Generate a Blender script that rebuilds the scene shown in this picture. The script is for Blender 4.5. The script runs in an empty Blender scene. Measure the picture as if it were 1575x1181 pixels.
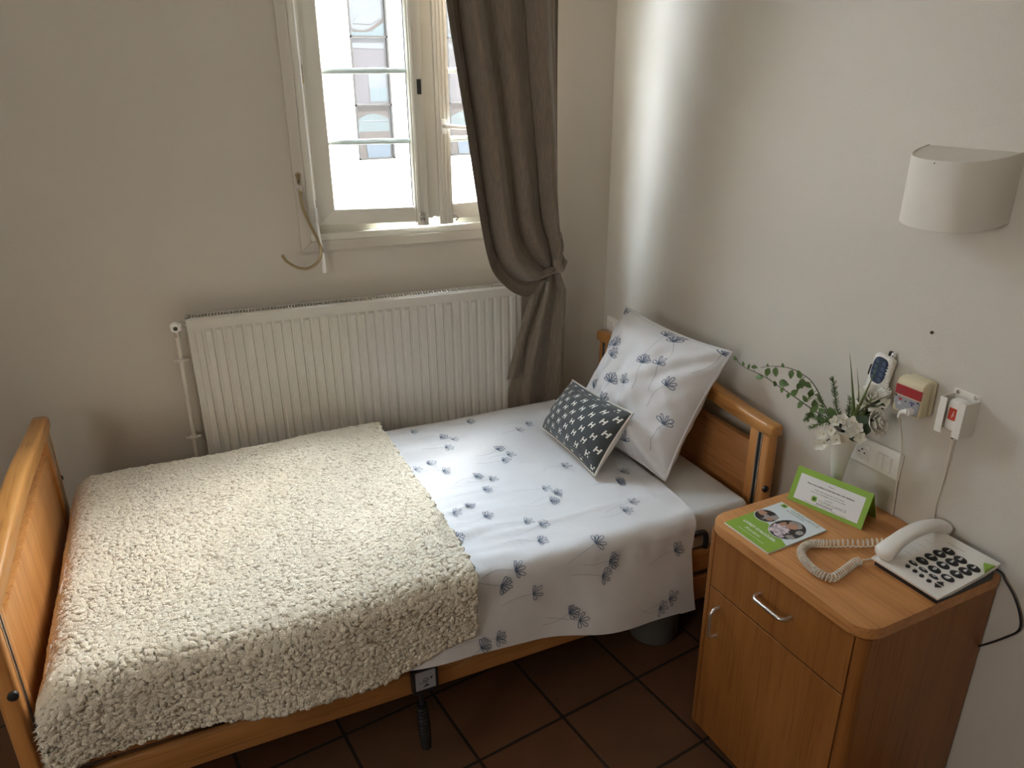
import bpy, bmesh, math, random
from math import sin, cos, pi, radians, sqrt
from mathutils import Vector, Matrix, noise, Quaternion

random.seed(7)
SC = bpy.context.scene
COL = SC.collection

# ------------------------------------------------------------------ camera
cam_d = bpy.data.cameras.new('camera')
cam = bpy.data.objects.new('camera', cam_d)
COL.objects.link(cam)
SC.camera = cam
cam_d.sensor_width = 36.0
cam_d.sensor_fit = 'HORIZONTAL'
cam_d.lens = 1155.8 / 1575 * 36.0
cam_d.clip_start = 0.02
CR = Vector((0.89642919, -0.44313509, -0.00678222))
CU = Vector((0.17321734, 0.33623766, 0.92571053))
CF = Vector((0.40793438, 0.83100874, -0.37817194))
cam.matrix_world = Matrix(((CR.x, CU.x, -CF.x, -1.68858),
                           (CR.y, CU.y, -CF.y, -2.55319),
                           (CR.z, CU.z, -CF.z, 1.84655),
                           (0, 0, 0, 1)))

# ------------------------------------------------------------------ local frames
WA = -0.1039                       # the window wall is not quite square to the head wall
WD = Vector((cos(WA), sin(WA), 0))
WN = Vector((sin(WA), -cos(WA), 0))   # into the room


def wf(v):                         # (along wall, into room, up) -> world
    return WD * v[0] + WN * v[1] + Vector((0, 0, v[2]))


BA = -0.0329                       # the bed stands slightly askew
BXV = Vector((cos(BA), sin(BA), 0))
BYV = Vector((-sin(BA), cos(BA), 0))
BO = Vector((-0.0576, -0.0621, 0))


def bf(v):
    return BO + BXV * v[0] + BYV * v[1] + Vector((0, 0, v[2]))


# ------------------------------------------------------------------ world, lights, exposure
SC.view_settings.view_transform = 'Standard'
SC.view_settings.look = 'None'
SC.view_settings.gamma = 1.0
SC.view_settings.use_curve_mapping = False
SC.view_settings.exposure = 1.05
SC.cycles.max_bounces = 10
SC.cycles.diffuse_bounces = 6
SC.cycles.transparent_max_bounces = 12
SC.cycles.caustics_reflective = False
SC.cycles.caustics_refractive = False

world = bpy.data.worlds.new('world')
SC.world = world
world.use_nodes = True
wn = world.node_tree.nodes
bg = wn['Background']
bg.inputs[0].default_value = (1.0, 0.965, 0.91, 1)
bg.inputs[1].default_value = 3.5


def area(name, loc, direction, sx, sy, power, color=(1, 1, 1), portal=False):
    l = bpy.data.lights.new(name, 'AREA')
    l.shape = 'RECTANGLE'
    l.size = sx
    l.size_y = sy
    l.energy = power
    l.color = color
    if portal:
        l.cycles.is_portal = True
    o = bpy.data.objects.new(name, l)
    COL.objects.link(o)
    o.location = loc
    o.rotation_euler = Vector(direction).to_track_quat('-Z', 'Y').to_euler()
    return o


area('window_portal', wf((-0.745, -0.09, 1.93)), WN, 0.86, 1.24, 1, portal=True)
area('fill_window_portal', (-3.56, -2.15, 1.8), (1, 0, 0), 1.1, 1.1, 1, portal=True)  # sampling portal of the added fill window
area('bed_sky_lamp', wf((-1.4, -0.80, 2.93)), wf((-1.4, 0.60, 0.8)) - wf((-1.4, -0.80, 2.93)), 5.2, 1.6, 520, (0.68, 0.845, 1.0))  # added area lamp outside the window, stands in for sky on the bed
area('bed_far_side_lamp', wf((-0.7, -0.34, 3.02)), wf((-0.7, 0.10, 0.8)) - wf((-0.7, -0.34, 3.02)), 3.6, 0.5, 125, (0.68, 0.845, 1.0))  # added steep lamp outside the window, brightens the far side of the bed
area('head_wall_sky_lamp', wf((-4.3, -2.3, 2.3)), wf((-0.3, 0.20, 2.0)) - wf((-4.3, -2.3, 2.3)), 4.4, 2.8, 130, (1.0, 0.96, 0.90))  # added warm lamp outside, stands in for sky glow on the head wall
area('footboard_lamp', wf((0.2, -0.6, 3.05)), wf((-2.0, 0.7, 0.75)) - wf((0.2, -0.6, 3.05)), 1.2, 1.3, 230, (1.0, 0.95, 0.86))  # added warm lamp outside the window to light the footboard
sun_d = bpy.data.lights.new('sun', 'SUN')
sun_d.energy = 14.0
sun_d.angle = 0.01
sun_d.color = (1, 0.96, 0.9)
sun = bpy.data.objects.new('sun', sun_d)
COL.objects.link(sun)
sun.location = (0, -4, 12)
sun.rotation_euler = Vector((-0.25, 0.72, -0.8)).to_track_quat('-Z', 'Y').to_euler()


# ------------------------------------------------------------------ materials
def nmat(name):
    m = bpy.data.materials.new(name)
    m.use_nodes = True
    nt = m.node_tree
    return m, nt, nt.nodes['Principled BSDF']


def mat(name, col, rough=0.6, metal=0.0, bump=None, var=None, sheen=0.0, spec=0.5, coat=0.0, trans=0.0):
    m, nt, p = nmat(name)
    p.inputs['Base Color'].default_value = (*col, 1)
    p.inputs['Roughness'].default_value = rough
    p.inputs['Metallic'].default_value = metal
    p.inputs['Specular IOR Level'].default_value = spec
    p.inputs['Coat Weight'].default_value = coat
    if sheen:
        p.inputs['Sheen Weight'].default_value = sheen
    if trans:
        p.inputs['Subsurface Weight'].default_value = trans
    tc = nt.nodes.new('ShaderNodeTexCoord')
    if var:
        sc, amt = var[:2]
        mp = nt.nodes.new('ShaderNodeMapping')
        if len(var) > 2:
            mp.inputs['Scale'].default_value = var[2]
        n = nt.nodes.new('ShaderNodeTexNoise')
        n.inputs['Scale'].default_value = sc
        n.inputs['Detail'].default_value = 4
        r = nt.nodes.new('ShaderNodeValToRGB')
        r.color_ramp.elements[0].position = 0.3
        r.color_ramp.elements[1].position = 0.7
        r.color_ramp.elements[0].color = (*[c * (1 - amt) for c in col], 1)
        r.color_ramp.elements[1].color = (*[min(1, c * (1 + amt)) for c in col], 1)
        nt.links.new(tc.outputs['Object'], mp.inputs[0])
        nt.links.new(mp.outputs[0], n.inputs['Vector'])
        nt.links.new(n.outputs['Fac'], r.inputs[0])
        nt.links.new(r.outputs[0], p.inputs['Base Color'])
    if bump:
        sc, st, dist = bump[:3]
        mp = nt.nodes.new('ShaderNodeMapping')
        if len(bump) > 3:
            mp.inputs['Scale'].default_value = bump[3]
        n = nt.nodes.new('ShaderNodeTexNoise')
        n.inputs['Scale'].default_value = sc
        n.inputs['Detail'].default_value = 3
        b = nt.nodes.new('ShaderNodeBump')
        b.inputs['Strength'].default_value = st
        b.inputs['Distance'].default_value = dist
        nt.links.new(tc.outputs['Object'], mp.inputs[0])
        nt.links.new(mp.outputs[0], n.inputs['Vector'])
        nt.links.new(n.outputs['Fac'], b.inputs['Height'])
        nt.links.new(b.outputs[0], p.inputs['Normal'])
    return m


def wood(name, c_dark, c_light, axis, scale=1.0, rough=0.42, rot=None):
    m, nt, p = nmat(name)
    p.inputs['Roughness'].default_value = rough
    tc = nt.nodes.new('ShaderNodeTexCoord')
    mp = nt.nodes.new('ShaderNodeMapping')
    s = [14 * scale] * 3
    s['xyz'.index(axis)] = 0.9 * scale
    mp.inputs['Scale'].default_value = s
    if rot:
        mp.inputs['Rotation'].default_value = rot
    n1 = nt.nodes.new('ShaderNodeTexNoise')
    n1.inputs['Scale'].default_value = 1.6
    n1.inputs['Detail'].default_value = 6
    n1.inputs['Distortion'].default_value = 0.8
    r1 = nt.nodes.new('ShaderNodeValToRGB')
    r1.color_ramp.elements[0].position = 0.32
    r1.color_ramp.elements[1].position = 0.68
    r1.color_ramp.elements[0].color = (*c_dark, 1)
    r1.color_ramp.elements[1].color = (*c_light, 1)
    mp2 = nt.nodes.new('ShaderNodeMapping')
    s2 = [150 * scale] * 3
    s2['xyz'.index(axis)] = 5 * scale
    mp2.inputs['Scale'].default_value = s2
    if rot:
        mp2.inputs['Rotation'].default_value = rot
    n2 = nt.nodes.new('ShaderNodeTexNoise')
    n2.inputs['Scale'].default_value = 1.0
    n2.inputs['Detail'].default_value = 2
    r2 = nt.nodes.new('ShaderNodeValToRGB')
    r2.color_ramp.elements[0].position = 0.30
    r2.color_ramp.elements[1].position = 0.46
    r2.color_ramp.elements[0].color = (0.62, 0.55, 0.5, 1)
    r2.color_ramp.elements[1].color = (1, 1, 1, 1)
    mx = nt.nodes.new('ShaderNodeMixRGB')
    mx.blend_type = 'MULTIPLY'
    mx.inputs[0].default_value = 0.7
    for a, b in ((tc.outputs['Object'], mp.inputs[0]), (tc.outputs['Object'], mp2.inputs[0]),
                 (mp.outputs[0], n1.inputs['Vector']), (mp2.outputs[0], n2.inputs['Vector']),
                 (n1.outputs['Fac'], r1.inputs[0]), (n2.outputs['Fac'], r2.inputs[0]),
                 (r1.outputs[0], mx.inputs[1]), (r2.outputs[0], mx.inputs[2]),
                 (mx.outputs[0], p.inputs['Base Color'])):
        nt.links.new(a, b)
    return m


def tile_mat():
    m, nt, p = nmat('terracotta_tiles')
    tc = nt.nodes.new('ShaderNodeTexCoord')
    mp = nt.nodes.new('ShaderNodeMapping')
    mp.vector_type = 'TEXTURE'
    mp.inputs['Location'].default_value = (-0.4717, -0.9957, 0)
    mp.inputs['Rotation'].default_value = (0, 0, 0.1027)
    br = nt.nodes.new('ShaderNodeTexBrick')
    br.offset = 0.0
    br.squash = 1.0
    br.inputs['Scale'].default_value = 1.0
    br.inputs['Brick Width'].default_value = 0.3
    br.inputs['Row Height'].default_value = 0.3
    br.inputs['Mortar Size'].default_value = 0.0055
    br.inputs['Mortar Smooth'].default_value = 0.3
    br.inputs['Bias'].default_value = 0.0
    br.inputs['Color1'].default_value = (0.17, 0.080, 0.040, 1)
    br.inputs['Color2'].default_value = (0.145, 0.080, 0.043, 1)
    br.inputs['Mortar'].default_value = (0.035, 0.026, 0.02, 1)
    n = nt.nodes.new('ShaderNodeTexNoise')
    n.inputs['Scale'].default_value = 9
    n.inputs['Detail'].default_value = 5
    r = nt.nodes.new('ShaderNodeValToRGB')
    r.color_ramp.elements[0].color = (0.75, 0.75, 0.75, 1)
    r.color_ramp.elements[1].color = (1.2, 1.1, 1.05, 1)
    mx = nt.nodes.new('ShaderNodeMixRGB')
    mx.blend_type = 'MULTIPLY'
    mx.inputs[0].default_value = 1
    b = nt.nodes.new('ShaderNodeBump')
    b.inputs['Strength'].default_value = 0.5
    b.inputs['Distance'].default_value = 0.003
    b.invert = True
    p.inputs['Roughness'].default_value = 0.45
    for a, c in ((tc.outputs['Object'], mp.inputs[0]), (mp.outputs[0], br.inputs['Vector']),
                 (tc.outputs['Object'], n.inputs['Vector']), (n.outputs['Fac'], r.inputs[0]),
                 (br.outputs['Color'], mx.inputs[1]), (r.outputs[0], mx.inputs[2]),
                 (mx.outputs[0], p.inputs['Base Color']), (br.outputs['Fac'], b.inputs['Height']),
                 (b.outputs[0], p.inputs['Normal'])):
        nt.links.new(a, c)
    return m


def glass_mat(name, tint=(1, 1, 1), refl=1.0):
    m = bpy.data.materials.new(name)
    m.use_nodes = True
    nt = m.node_tree
    nt.nodes.clear()
    out = nt.nodes.new('ShaderNodeOutputMaterial')
    t = nt.nodes.new('ShaderNodeBsdfTransparent')
    t.inputs[0].default_value = (*tint, 1)
    g = nt.nodes.new('ShaderNodeBsdfGlossy')
    g.inputs['Roughness'].default_value = 0.02
    lw = nt.nodes.new('ShaderNodeLayerWeight')       # facing is symmetric for both faces of the thin pane
    pw = nt.nodes.new('ShaderNodeMath')
    pw.operation = 'POWER'
    pw.inputs[1].default_value = 5.0
    f = nt.nodes.new('ShaderNodeMath')
    f.operation = 'MULTIPLY_ADD'
    f.inputs[1].default_value = 0.6
    f.inputs[2].default_value = 0.03
    lw.inputs[0].default_value = 0.5
    nt.links.new(lw.outputs['Facing'], pw.inputs[0])
    nt.links.new(pw.outputs[0], f.inputs[0])
    x = nt.nodes.new('ShaderNodeMixShader')
    nt.links.new(f.outputs[0], x.inputs[0])
    nt.links.new(t.outputs[0], x.inputs[1])
    nt.links.new(g.outputs[0], x.inputs[2])
    nt.links.new(x.outputs[0], out.inputs[0])
    return m


M_WALL = mat('greige_textured_wallpaper', (0.60, 0.55, 0.475), 0.55, bump=(330, 0.22, 0.003, (0.6, 1, 1)))
M_WALLR = mat('greige_textured_wallpaper_head_wall', (0.635, 0.595, 0.53), 0.46, bump=(330, 0.24, 0.003, (1, 0.5, 1)), spec=0.6)
M_CEIL = mat('white_ceiling_paint', (0.84, 0.83, 0.80), 0.8)
M_FLOOR = tile_mat()
M_WINW = mat('white_window_lacquer', (0.74, 0.71, 0.63), 0.35)
M_GASKET = mat('dark_gasket', (0.03, 0.03, 0.03), 0.6)
M_GLASS = glass_mat('window_glass')
M_MUNT = mat('pale_green_grey_bar', (0.62, 0.68, 0.66), 0.4)
M_RAD = mat('radiator_enamel', (0.62, 0.59, 0.53), 0.32)
M_RADDARK = mat('radiator_inner_dark', (0.12, 0.115, 0.1), 0.7)
M_PIPE = mat('painted_pipe', (0.68, 0.64, 0.57), 0.45)
M_CHROME = mat('chrome', (0.75, 0.74, 0.72), 0.22, 1.0)
M_ALU = mat('brushed_aluminium', (0.78, 0.77, 0.75), 0.3, 1.0)
M_BRASS = mat('old_brass', (0.42, 0.33, 0.19), 0.32, 1.0)
M_BRASSD = mat('dark_brass', (0.05, 0.035, 0.02), 0.6)  # one plain dark brown for valve spindle, lamp pin and wall screw
M_CURT = mat('taupe_linen_curtain', (0.20, 0.155, 0.112), 0.85, bump=(420, 0.5, 0.002, (1, 1, 0.12)), var=(260, 0.22, (1, 1, 0.06)), sheen=0.25)
M_BEECH = wood('beech_varnish_along', (0.44, 0.195, 0.050), (0.54, 0.26, 0.075), 'y', 0.7, 0.33)
M_BEECHZ = wood('beech_varnish_upright', (0.50, 0.215, 0.062), (0.60, 0.28, 0.09), 'z', 0.7, 0.38)
M_BEECHX = wood('beech_varnish_long', (0.36, 0.155, 0.045), (0.44, 0.205, 0.065), 'x', 0.7, 0.38)
M_PANELY = wood('beech_panel_along', (0.36, 0.155, 0.050), (0.46, 0.21, 0.07), 'y', 1.0, 0.42)
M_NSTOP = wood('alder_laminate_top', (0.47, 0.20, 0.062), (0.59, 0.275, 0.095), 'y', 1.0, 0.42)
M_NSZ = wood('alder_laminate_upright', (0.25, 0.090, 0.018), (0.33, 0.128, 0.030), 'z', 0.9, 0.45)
M_BLACK = mat('black_plastic', (0.012, 0.012, 0.013), 0.4)
M_BLACKM = mat('black_steel', (0.02, 0.02, 0.02), 0.45)
M_DARKGAP = mat('dark_gap', (0.015, 0.01, 0.008), 0.8)
M_SHEETF = mat('fitted_sheet_cotton', (0.66, 0.66, 0.64), 0.85, bump=(18, 0.25, 0.01))
M_COTTON = mat('white_cotton', (0.72, 0.71, 0.715), 0.85, bump=(14, 0.22, 0.012), sheen=0.1)
M_INK = mat('slate_blue_ink', (0.11, 0.145, 0.215), 0.8)
M_INKTHIN = mat('grey_ink_thin', (0.35, 0.36, 0.40), 0.8)
M_FLEECE = mat('cream_sherpa_fleece', (0.84, 0.755, 0.60), 0.95, bump=(260, 0.9, 0.006), sheen=0.3)
M_CUSH = mat('charcoal_woven_cotton', (0.062, 0.070, 0.070), 0.9, bump=(500, 0.6, 0.002), var=(240, 0.3, (1, 6, 1)), sheen=0.2)
M_CUSHW = mat('cream_cushion_back', (0.74, 0.70, 0.62), 0.9, bump=(200, 0.3, 0.002))
M_CREAMINK = mat('cream_ikat_print', (0.82, 0.80, 0.74), 0.9)
M_WHITE = mat('white_plastic', (0.88, 0.86, 0.82), 0.35)
M_PHONE = mat('phone_ivory_plastic', (0.78, 0.74, 0.68), 0.36)
M_CORD = mat('ivory_cord', (0.70, 0.65, 0.56), 0.4)
M_GREEN = mat('lime_green_print', (0.25, 0.42, 0.045), 0.5)
M_PAPER = mat('white_card_paper', (0.78, 0.77, 0.76), 0.6)
M_PAPERB = mat('glossy_cover_white', (0.74, 0.80, 0.82), 0.25)
M_PRINT = mat('black_print', (0.03, 0.03, 0.035), 0.6)
M_PRINTG = mat('grey_green_print', (0.22, 0.28, 0.20), 0.6)
M_PRINTW = mat('white_print', (0.85, 0.85, 0.83), 0.6)
M_DGREEN = mat('dark_green_print', (0.04, 0.12, 0.02), 0.6)
M_SKIN = mat('photo_skin_tone', (0.46, 0.24, 0.16), 0.4)
M_PHDARK = mat('photo_dark', (0.03, 0.022, 0.02), 0.35)
M_PHGREY = mat('photo_grey', (0.34, 0.31, 0.30), 0.35)
M_PHPINK = mat('photo_pale_pink', (0.58, 0.48, 0.52), 0.35, var=(120, 0.6))
M_CREAM = mat('cream_yellow_plastic', (0.70, 0.62, 0.42), 0.4)
M_RED = mat('red_plastic', (0.36, 0.012, 0.018), 0.35)
M_ORANGE = mat('orange_red_label', (0.55, 0.05, 0.02), 0.4)
M_GREYP = mat('grey_panel', (0.32, 0.32, 0.34), 0.5)
M_NAVY = mat('navy_keypad', (0.02, 0.04, 0.085), 0.35)
M_NAVYL = mat('navy_raised_buttons', (0.06, 0.095, 0.16), 0.4)
M_BLUE = mat('blue_icon', (0.02, 0.03, 0.16), 0.5)
M_METALW = mat('white_lacquered_metal', (0.80, 0.77, 0.71), 0.35)
M_LAMP = mat('lamp_shade_offwhite', (0.70, 0.66, 0.59), 0.7)
M_CERAM = mat('white_opaline_ceramic', (0.74, 0.72, 0.66), 0.25)
M_LEAF = mat('leaf_green', (0.085, 0.15, 0.035), 0.5, var=(40, 0.35))
M_LEAFD = mat('leaf_dark_green', (0.03, 0.055, 0.02), 0.5)
M_STEM = mat('stem_brown_green', (0.05, 0.055, 0.025), 0.6)
M_BLADE = mat('grass_blade_green', (0.11, 0.15, 0.035), 0.4, var=(30, 0.3))
M_PETAL = mat('white_silk_petal', (0.80, 0.78, 0.70), 0.7, sheen=0.2)
M_HEART = mat('cream_flower_heart', (0.62, 0.56, 0.34), 0.7)
M_BIN = mat('grey_bin_plastic', (0.13, 0.125, 0.115), 0.5)
M_FACADE = mat('white_facade_panels', (0.86, 0.86, 0.85), 0.6)
M_FJOINT = mat('facade_joint', (0.22, 0.22, 0.22), 0.8)
M_FFRAME = mat('facade_window_frame', (0.014, 0.016, 0.017), 0.5)
M_FLILAC = mat('reflected_lilac_wall', (0.0189, 0.0201, 0.0287), 0.8)  # from here to the brown: reflections in the street glazing, painted as colours
M_FPALE = mat('reflected_pale_blue', (0.0304, 0.0416, 0.0544), 0.7)
M_FSKY = mat('reflected_light_blue', (0.0156, 0.0377, 0.0513), 0.7)
M_FBLUE = mat('reflected_blue', (0.0086, 0.0252, 0.0452), 0.3)
M_FTEAL = mat('reflected_teal', (0.0101, 0.0276, 0.0359), 0.5, var=(30, 0.4))
M_FBROWN = mat('reflected_brown_brick', (0.0112, 0.0084, 0.0084), 0.9, var=(30, 0.5))
M_STREET = mat('street_paving', (0.32, 0.31, 0.30), 0.9)


# ------------------------------------------------------------------ mesh builder
class MB:
    def __init__(s, xf=None):
        s.v, s.f, s.m = [], [], []
        s.xf = xf

    def add(s, vs, fs, mi=0):
        b = len(s.v)
        s.v.extend(Vector(v) for v in vs)
        for f in fs:
            s.f.append([b + i for i in f])
            s.m.append(mi)

    def box(s, x0, x1, y0, y1, z0, z1, mi=0, r=0.0, seg=2):
        if r <= 0:
            vs = [(x, y, z) for z in (z0, z1) for y in (y0, y1) for x in (x0, x1)]
            s.add(vs, [(0, 2, 3, 1), (4, 5, 7, 6), (0, 1, 5, 4), (2, 6, 7, 3), (0, 4, 6, 2), (1, 3, 7, 5)], mi)
            return
        bm = bmesh.new()
        bmesh.ops.create_cube(bm, size=1)
        for v in bm.verts:
            v.co = Vector(((x0 + x1) / 2 + v.co.x * (x1 - x0), (y0 + y1) / 2 + v.co.y * (y1 - y0), (z0 + z1) / 2 + v.co.z * (z1 - z0)))
        r = min(r, 0.499 * min(x1 - x0, y1 - y0, z1 - z0))
        bmesh.ops.bevel(bm, geom=list(bm.edges), offset=r, segments=seg, profile=0.5, affect='EDGES')
        s.bm(bm, mi)

    def bm(s, bm, mi=0, M=None):
        bm.verts.index_update()
        s.add([(M @ v.co if M else v.co) for v in bm.verts], [[v.index for v in f.verts] for f in bm.faces], mi)
        bm.free()

    def prism(s, poly, lo, hi, axis='z', mi=0, r=0.0, seg=2):
        n = len(poly)

        def mk(p, h):
            return {'z': (p[0], p[1], h), 'y': (p[0], h, p[1]), 'x': (h, p[0], p[1])}[axis]
        vs = [mk(p, lo) for p in poly] + [mk(p, hi) for p in poly]
        fs = [list(range(n))[::-1], list(range(n, 2 * n))] + [(i, (i + 1) % n, n + (i + 1) % n, n + i) for i in range(n)]
        if r > 0:
            bm = bmesh.new()
            bv = [bm.verts.new(v) for v in vs]
            for f in fs:
                bm.faces.new([bv[i] for i in f])
            bm.faces.ensure_lookup_table()
            eds = set(bm.faces[0].edges) | set(bm.faces[1].edges)
            bmesh.ops.bevel(bm, geom=list(eds), offset=r, segments=seg, profile=0.5, affect='EDGES')
            s.bm(bm, mi)
        else:
            s.add(vs, fs, mi)

    def tube(s, pts, r, n=8, mi=0, closed=False, caps=True, flat=None):
        pts = [Vector(p) for p in pts]
        k = len(pts)
        rs = r if isinstance(r, (list, tuple)) else [r] * k
        T = []
        for i in range(k):
            a = pts[(i - 1) % k] if (closed or i > 0) else pts[i]
            b = pts[(i + 1) % k] if (closed or i < k - 1) else pts[i]
            t = (b - a)
            T.append(t.normalized() if t.length > 1e-9 else Vector((0, 0, 1)))
        up = Vector((0, 0, 1)) if abs(T[0].z) < 0.9 else Vector((1, 0, 0))
        u = T[0].cross(up).normalized()
        vs = []
        for i in range(k):
            if i:
                q = T[i - 1].rotation_difference(T[i])
                u = q @ u
            u = (u - T[i] * u.dot(T[i])).normalized()
            w = T[i].cross(u)
            for j in range(n):
                a = 2 * pi * j / n
                vs.append(pts[i] + (u * cos(a) + w * sin(a) * (flat or 1)) * rs[i])
        fs = []
        for i in range(k if closed else k - 1):
            for j in range(n):
                a, b = i * n + j, i * n + (j + 1) % n
                c, d = ((i + 1) % k) * n + (j + 1) % n, ((i + 1) % k) * n + j
                fs.append((a, b, c, d))
        if caps and not closed:
            fs.append(list(range(n))[::-1])
            fs.append(list(range((k - 1) * n, k * n)))
        s.add(vs, fs, mi)

    def lathe(s, prof, c=(0, 0, 0), n=24, mi=0, axis=Vector((0, 0, 1))):
        axis = Vector(axis).normalized()
        up = Vector((1, 0, 0)) if abs(axis.x) < 0.9 else Vector((0, 1, 0))
        u = axis.cross(up).normalized()
        w = axis.cross(u)
        c = Vector(c)
        vs, fs = [], []
        for (r, z) in prof:
            for j in range(n):
                a = 2 * pi * j / n
                vs.append(c + axis * z + (u * cos(a) + w * sin(a)) * max(r, 1e-5))
        for i in range(len(prof) - 1):
            for j in range(n):
                fs.append((i * n + j, i * n + (j + 1) % n, (i + 1) * n + (j + 1) % n, (i + 1) * n + j))
        fs.append(list(range(n))[::-1])
        fs.append(list(range((len(prof) - 1) * n, len(prof) * n)))
        s.add(vs, fs, mi)

    def grid(s, P, mi=0):
        nu, nv = len(P), len(P[0])
        vs = [p for row in P for p in row]
        fs = [(i * nv + j, (i + 1) * nv + j, (i + 1) * nv + j + 1, i * nv + j + 1) for i in range(nu - 1) for j in range(nv - 1)]
        s.add(vs, fs, mi)

    def ribbon(s, pts, w, fn, mi=0, taper=False):
        """thin printed line: pts in 2-D, fn maps 2-D to the surface"""
        k = len(pts)
        vs = []
        for i in range(k):
            a, b = pts[max(0, i - 1)], pts[min(k - 1, i + 1)]
            dx, dy = b[0] - a[0], b[1] - a[1]
            L = sqrt(dx * dx + dy * dy) or 1
            ww = w * 0.5 * (1 if not taper else (0.35 + 0.65 * sin(pi * (i + .5) / k)))
            nx, ny = -dy / L * ww, dx / L * ww
            vs.append(fn(pts[i][0] + nx, pts[i][1] + ny))
            vs.append(fn(pts[i][0] - nx, pts[i][1] - ny))
        s.add(vs, [(2 * i, 2 * i + 1, 2 * i + 3, 2 * i + 2) for i in range(k - 1)], mi)

    def poly(s, pts, mi=0):
        s.add(pts, [list(range(len(pts)))], mi)

    def text(s, body, size, fn, mi=0, align='CENTER', bold=False, shear=0.0, space=1.0):
        vs, fs = text_geo(body, size, align, shear, space, 0.035 if bold else 0.0)
        s.add([fn(x, y) for x, y in vs], fs, mi)

    def build(s, name, mats, parent=None, smooth=35, recalc=True, bevel=None, solid=None, subsurf=0):
        me = bpy.data.meshes.new(name)
        org = ORG.get(parent.name, Vector()) if parent else Vector()
        vv = [(s.xf(v) if s.xf else v) - org for v in s.v]
        me.from_pydata(vv, [], s.f)
        if not isinstance(mats, (list, tuple)):
            mats = [mats]
        for m in mats:
            me.materials.append(m)
        me.polygons.foreach_set('material_index', s.m)
        if recalc:
            bm = bmesh.new()
            bm.from_mesh(me)
            bmesh.ops.recalc_face_normals(bm, faces=bm.faces)
            bm.to_mesh(me)
            bm.free()
        if smooth:
            me.polygons.foreach_set('use_smooth', [True] * len(me.polygons))
            me.set_sharp_from_angle(angle=radians(smooth))
        me.update()
        o = bpy.data.objects.new(name, me)
        COL.objects.link(o)
        if parent:
            o.parent = parent
            ORG[o.name] = org
        else:
            ORG[o.name] = Vector()
        if bevel:
            b = o.modifiers.new('bevel', 'BEVEL')
            b.width = bevel
            b.segments = 2
            b.limit_method = 'ANGLE'
            b.angle_limit = radians(40)
        if solid:
            d = o.modifiers.new('thickness', 'SOLIDIFY')
            d.thickness = solid
            d.offset = -1
        if subsurf:
            d = o.modifiers.new('smooth', 'SUBSURF')
            d.levels = d.render_levels = subsurf
        return o


ORG = {}
_TXT = {}


def text_geo(body, size, align='CENTER', shear=0.0, space=1.0, weight=0.0):
    key = (body, size, align, shear, space, weight)
    if key not in _TXT:
        cu = bpy.data.curves.new('lettering', 'FONT')
        cu.body = body
        cu.size = size
        cu.align_x = align
        cu.align_y = 'CENTER'
        cu.shear = shear
        cu.space_character = space
        cu.resolution_u = 2
        cu.offset = weight * size
        o = bpy.data.objects.new('lettering', cu)
        COL.objects.link(o)
        dg = bpy.context.evaluated_depsgraph_get()
        me = o.evaluated_get(dg).to_mesh()
        vs = [(v.co.x, v.co.y) for v in me.vertices]
        fs = [list(p.vertices) for p in me.polygons]
        o.evaluated_get(dg).to_mesh_clear()
        bpy.data.objects.remove(o)
        bpy.data.curves.remove(cu)
        _TXT[key] = (vs, fs)
    return _TXT[key]


def tag(o, label, cat, group=None):
    o['label'] = label
    o['category'] = cat
    if group:
        o['group'] = group
    return o


def thing(name, loc, label, cat, group=None):
    o = bpy.data.objects.new(name, None)
    o.empty_display_size = 0.05
    COL.objects.link(o)
    o.location = loc
    ORG[o.name] = Vector(loc)
    return tag(o, label, cat, group)


def struct(o):
    o['kind'] = 'structure'
    return o


def bez(ctrl, n):
    """Catmull-Rom through control points"""
    P = [Vector(c) for c in ctrl]
    out = []
    k = len(P) - 1
    for i in range(n + 1):
        t = i / n * k
        a = min(int(t), k - 1)
        f = t - a
        p0, p1, p2, p3 = P[max(a - 1, 0)], P[a], P[a + 1], P[min(a + 2, k)]
        out.append(0.5 * ((2 * p1) + (p2 - p0) * f + (2 * p0 - 5 * p1 + 4 * p2 - p3) * f * f + (3 * p1 - p0 - 3 * p2 + p3) * f ** 3))
    return out


def nz(x, y, z=0.0):
    return noise.noise(Vector((x, y, z)))


# ================================================================== THE ROOM
RH = 2.62
b = MB()
b.box(-3.45, 0.2, -4.3, 0.75, -0.1, 0)
struct(b.build('floor', M_FLOOR, smooth=0))
b = MB()
cq = [wf((0.2, -0.095, 0)), wf((-3.62, -0.095, 0))]
b.prism([(-3.6, -4.5), (0.2, -4.5), (cq[0].x, cq[0].y), (cq[1].x, cq[1].y)], RH, RH + 0.15, 'z')
struct(b.build('ceiling', M_CEIL, smooth=0))
b = MB()
b.box(0, 0.2, -4.3, 0.45, -0.1, RH + 0.1)
struct(b.build('wall_right', M_WALLR, smooth=0))
b = MB()
LY0, LY1, LZ0_, LZ1_ = -2.7, -1.6, 1.25, 2.35      # added window in the left wall, out of view, lets in fill light
b.box(-3.6, -3.4, -4.3, LY0, -0.1, RH + 0.1)
b.box(-3.6, -3.4, LY1, 0.62, -0.1, RH + 0.1)
b.box(-3.6, -3.4, LY0, LY1, -0.1, LZ0_)
b.box(-3.6, -3.4, LY0, LY1, LZ1_, RH + 0.1)
struct(b.build('wall_left', M_WALL, smooth=0))
w2 = bpy.data.objects.new('fill_window', None)
COL.objects.link(w2)
w2.location = (-3.5, (LY0 + LY1) / 2, LZ0_)
ORG['fill_window'] = Vector(w2.location)
struct(w2)
b = MB()
ym = (LY0 + LY1) / 2
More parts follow.
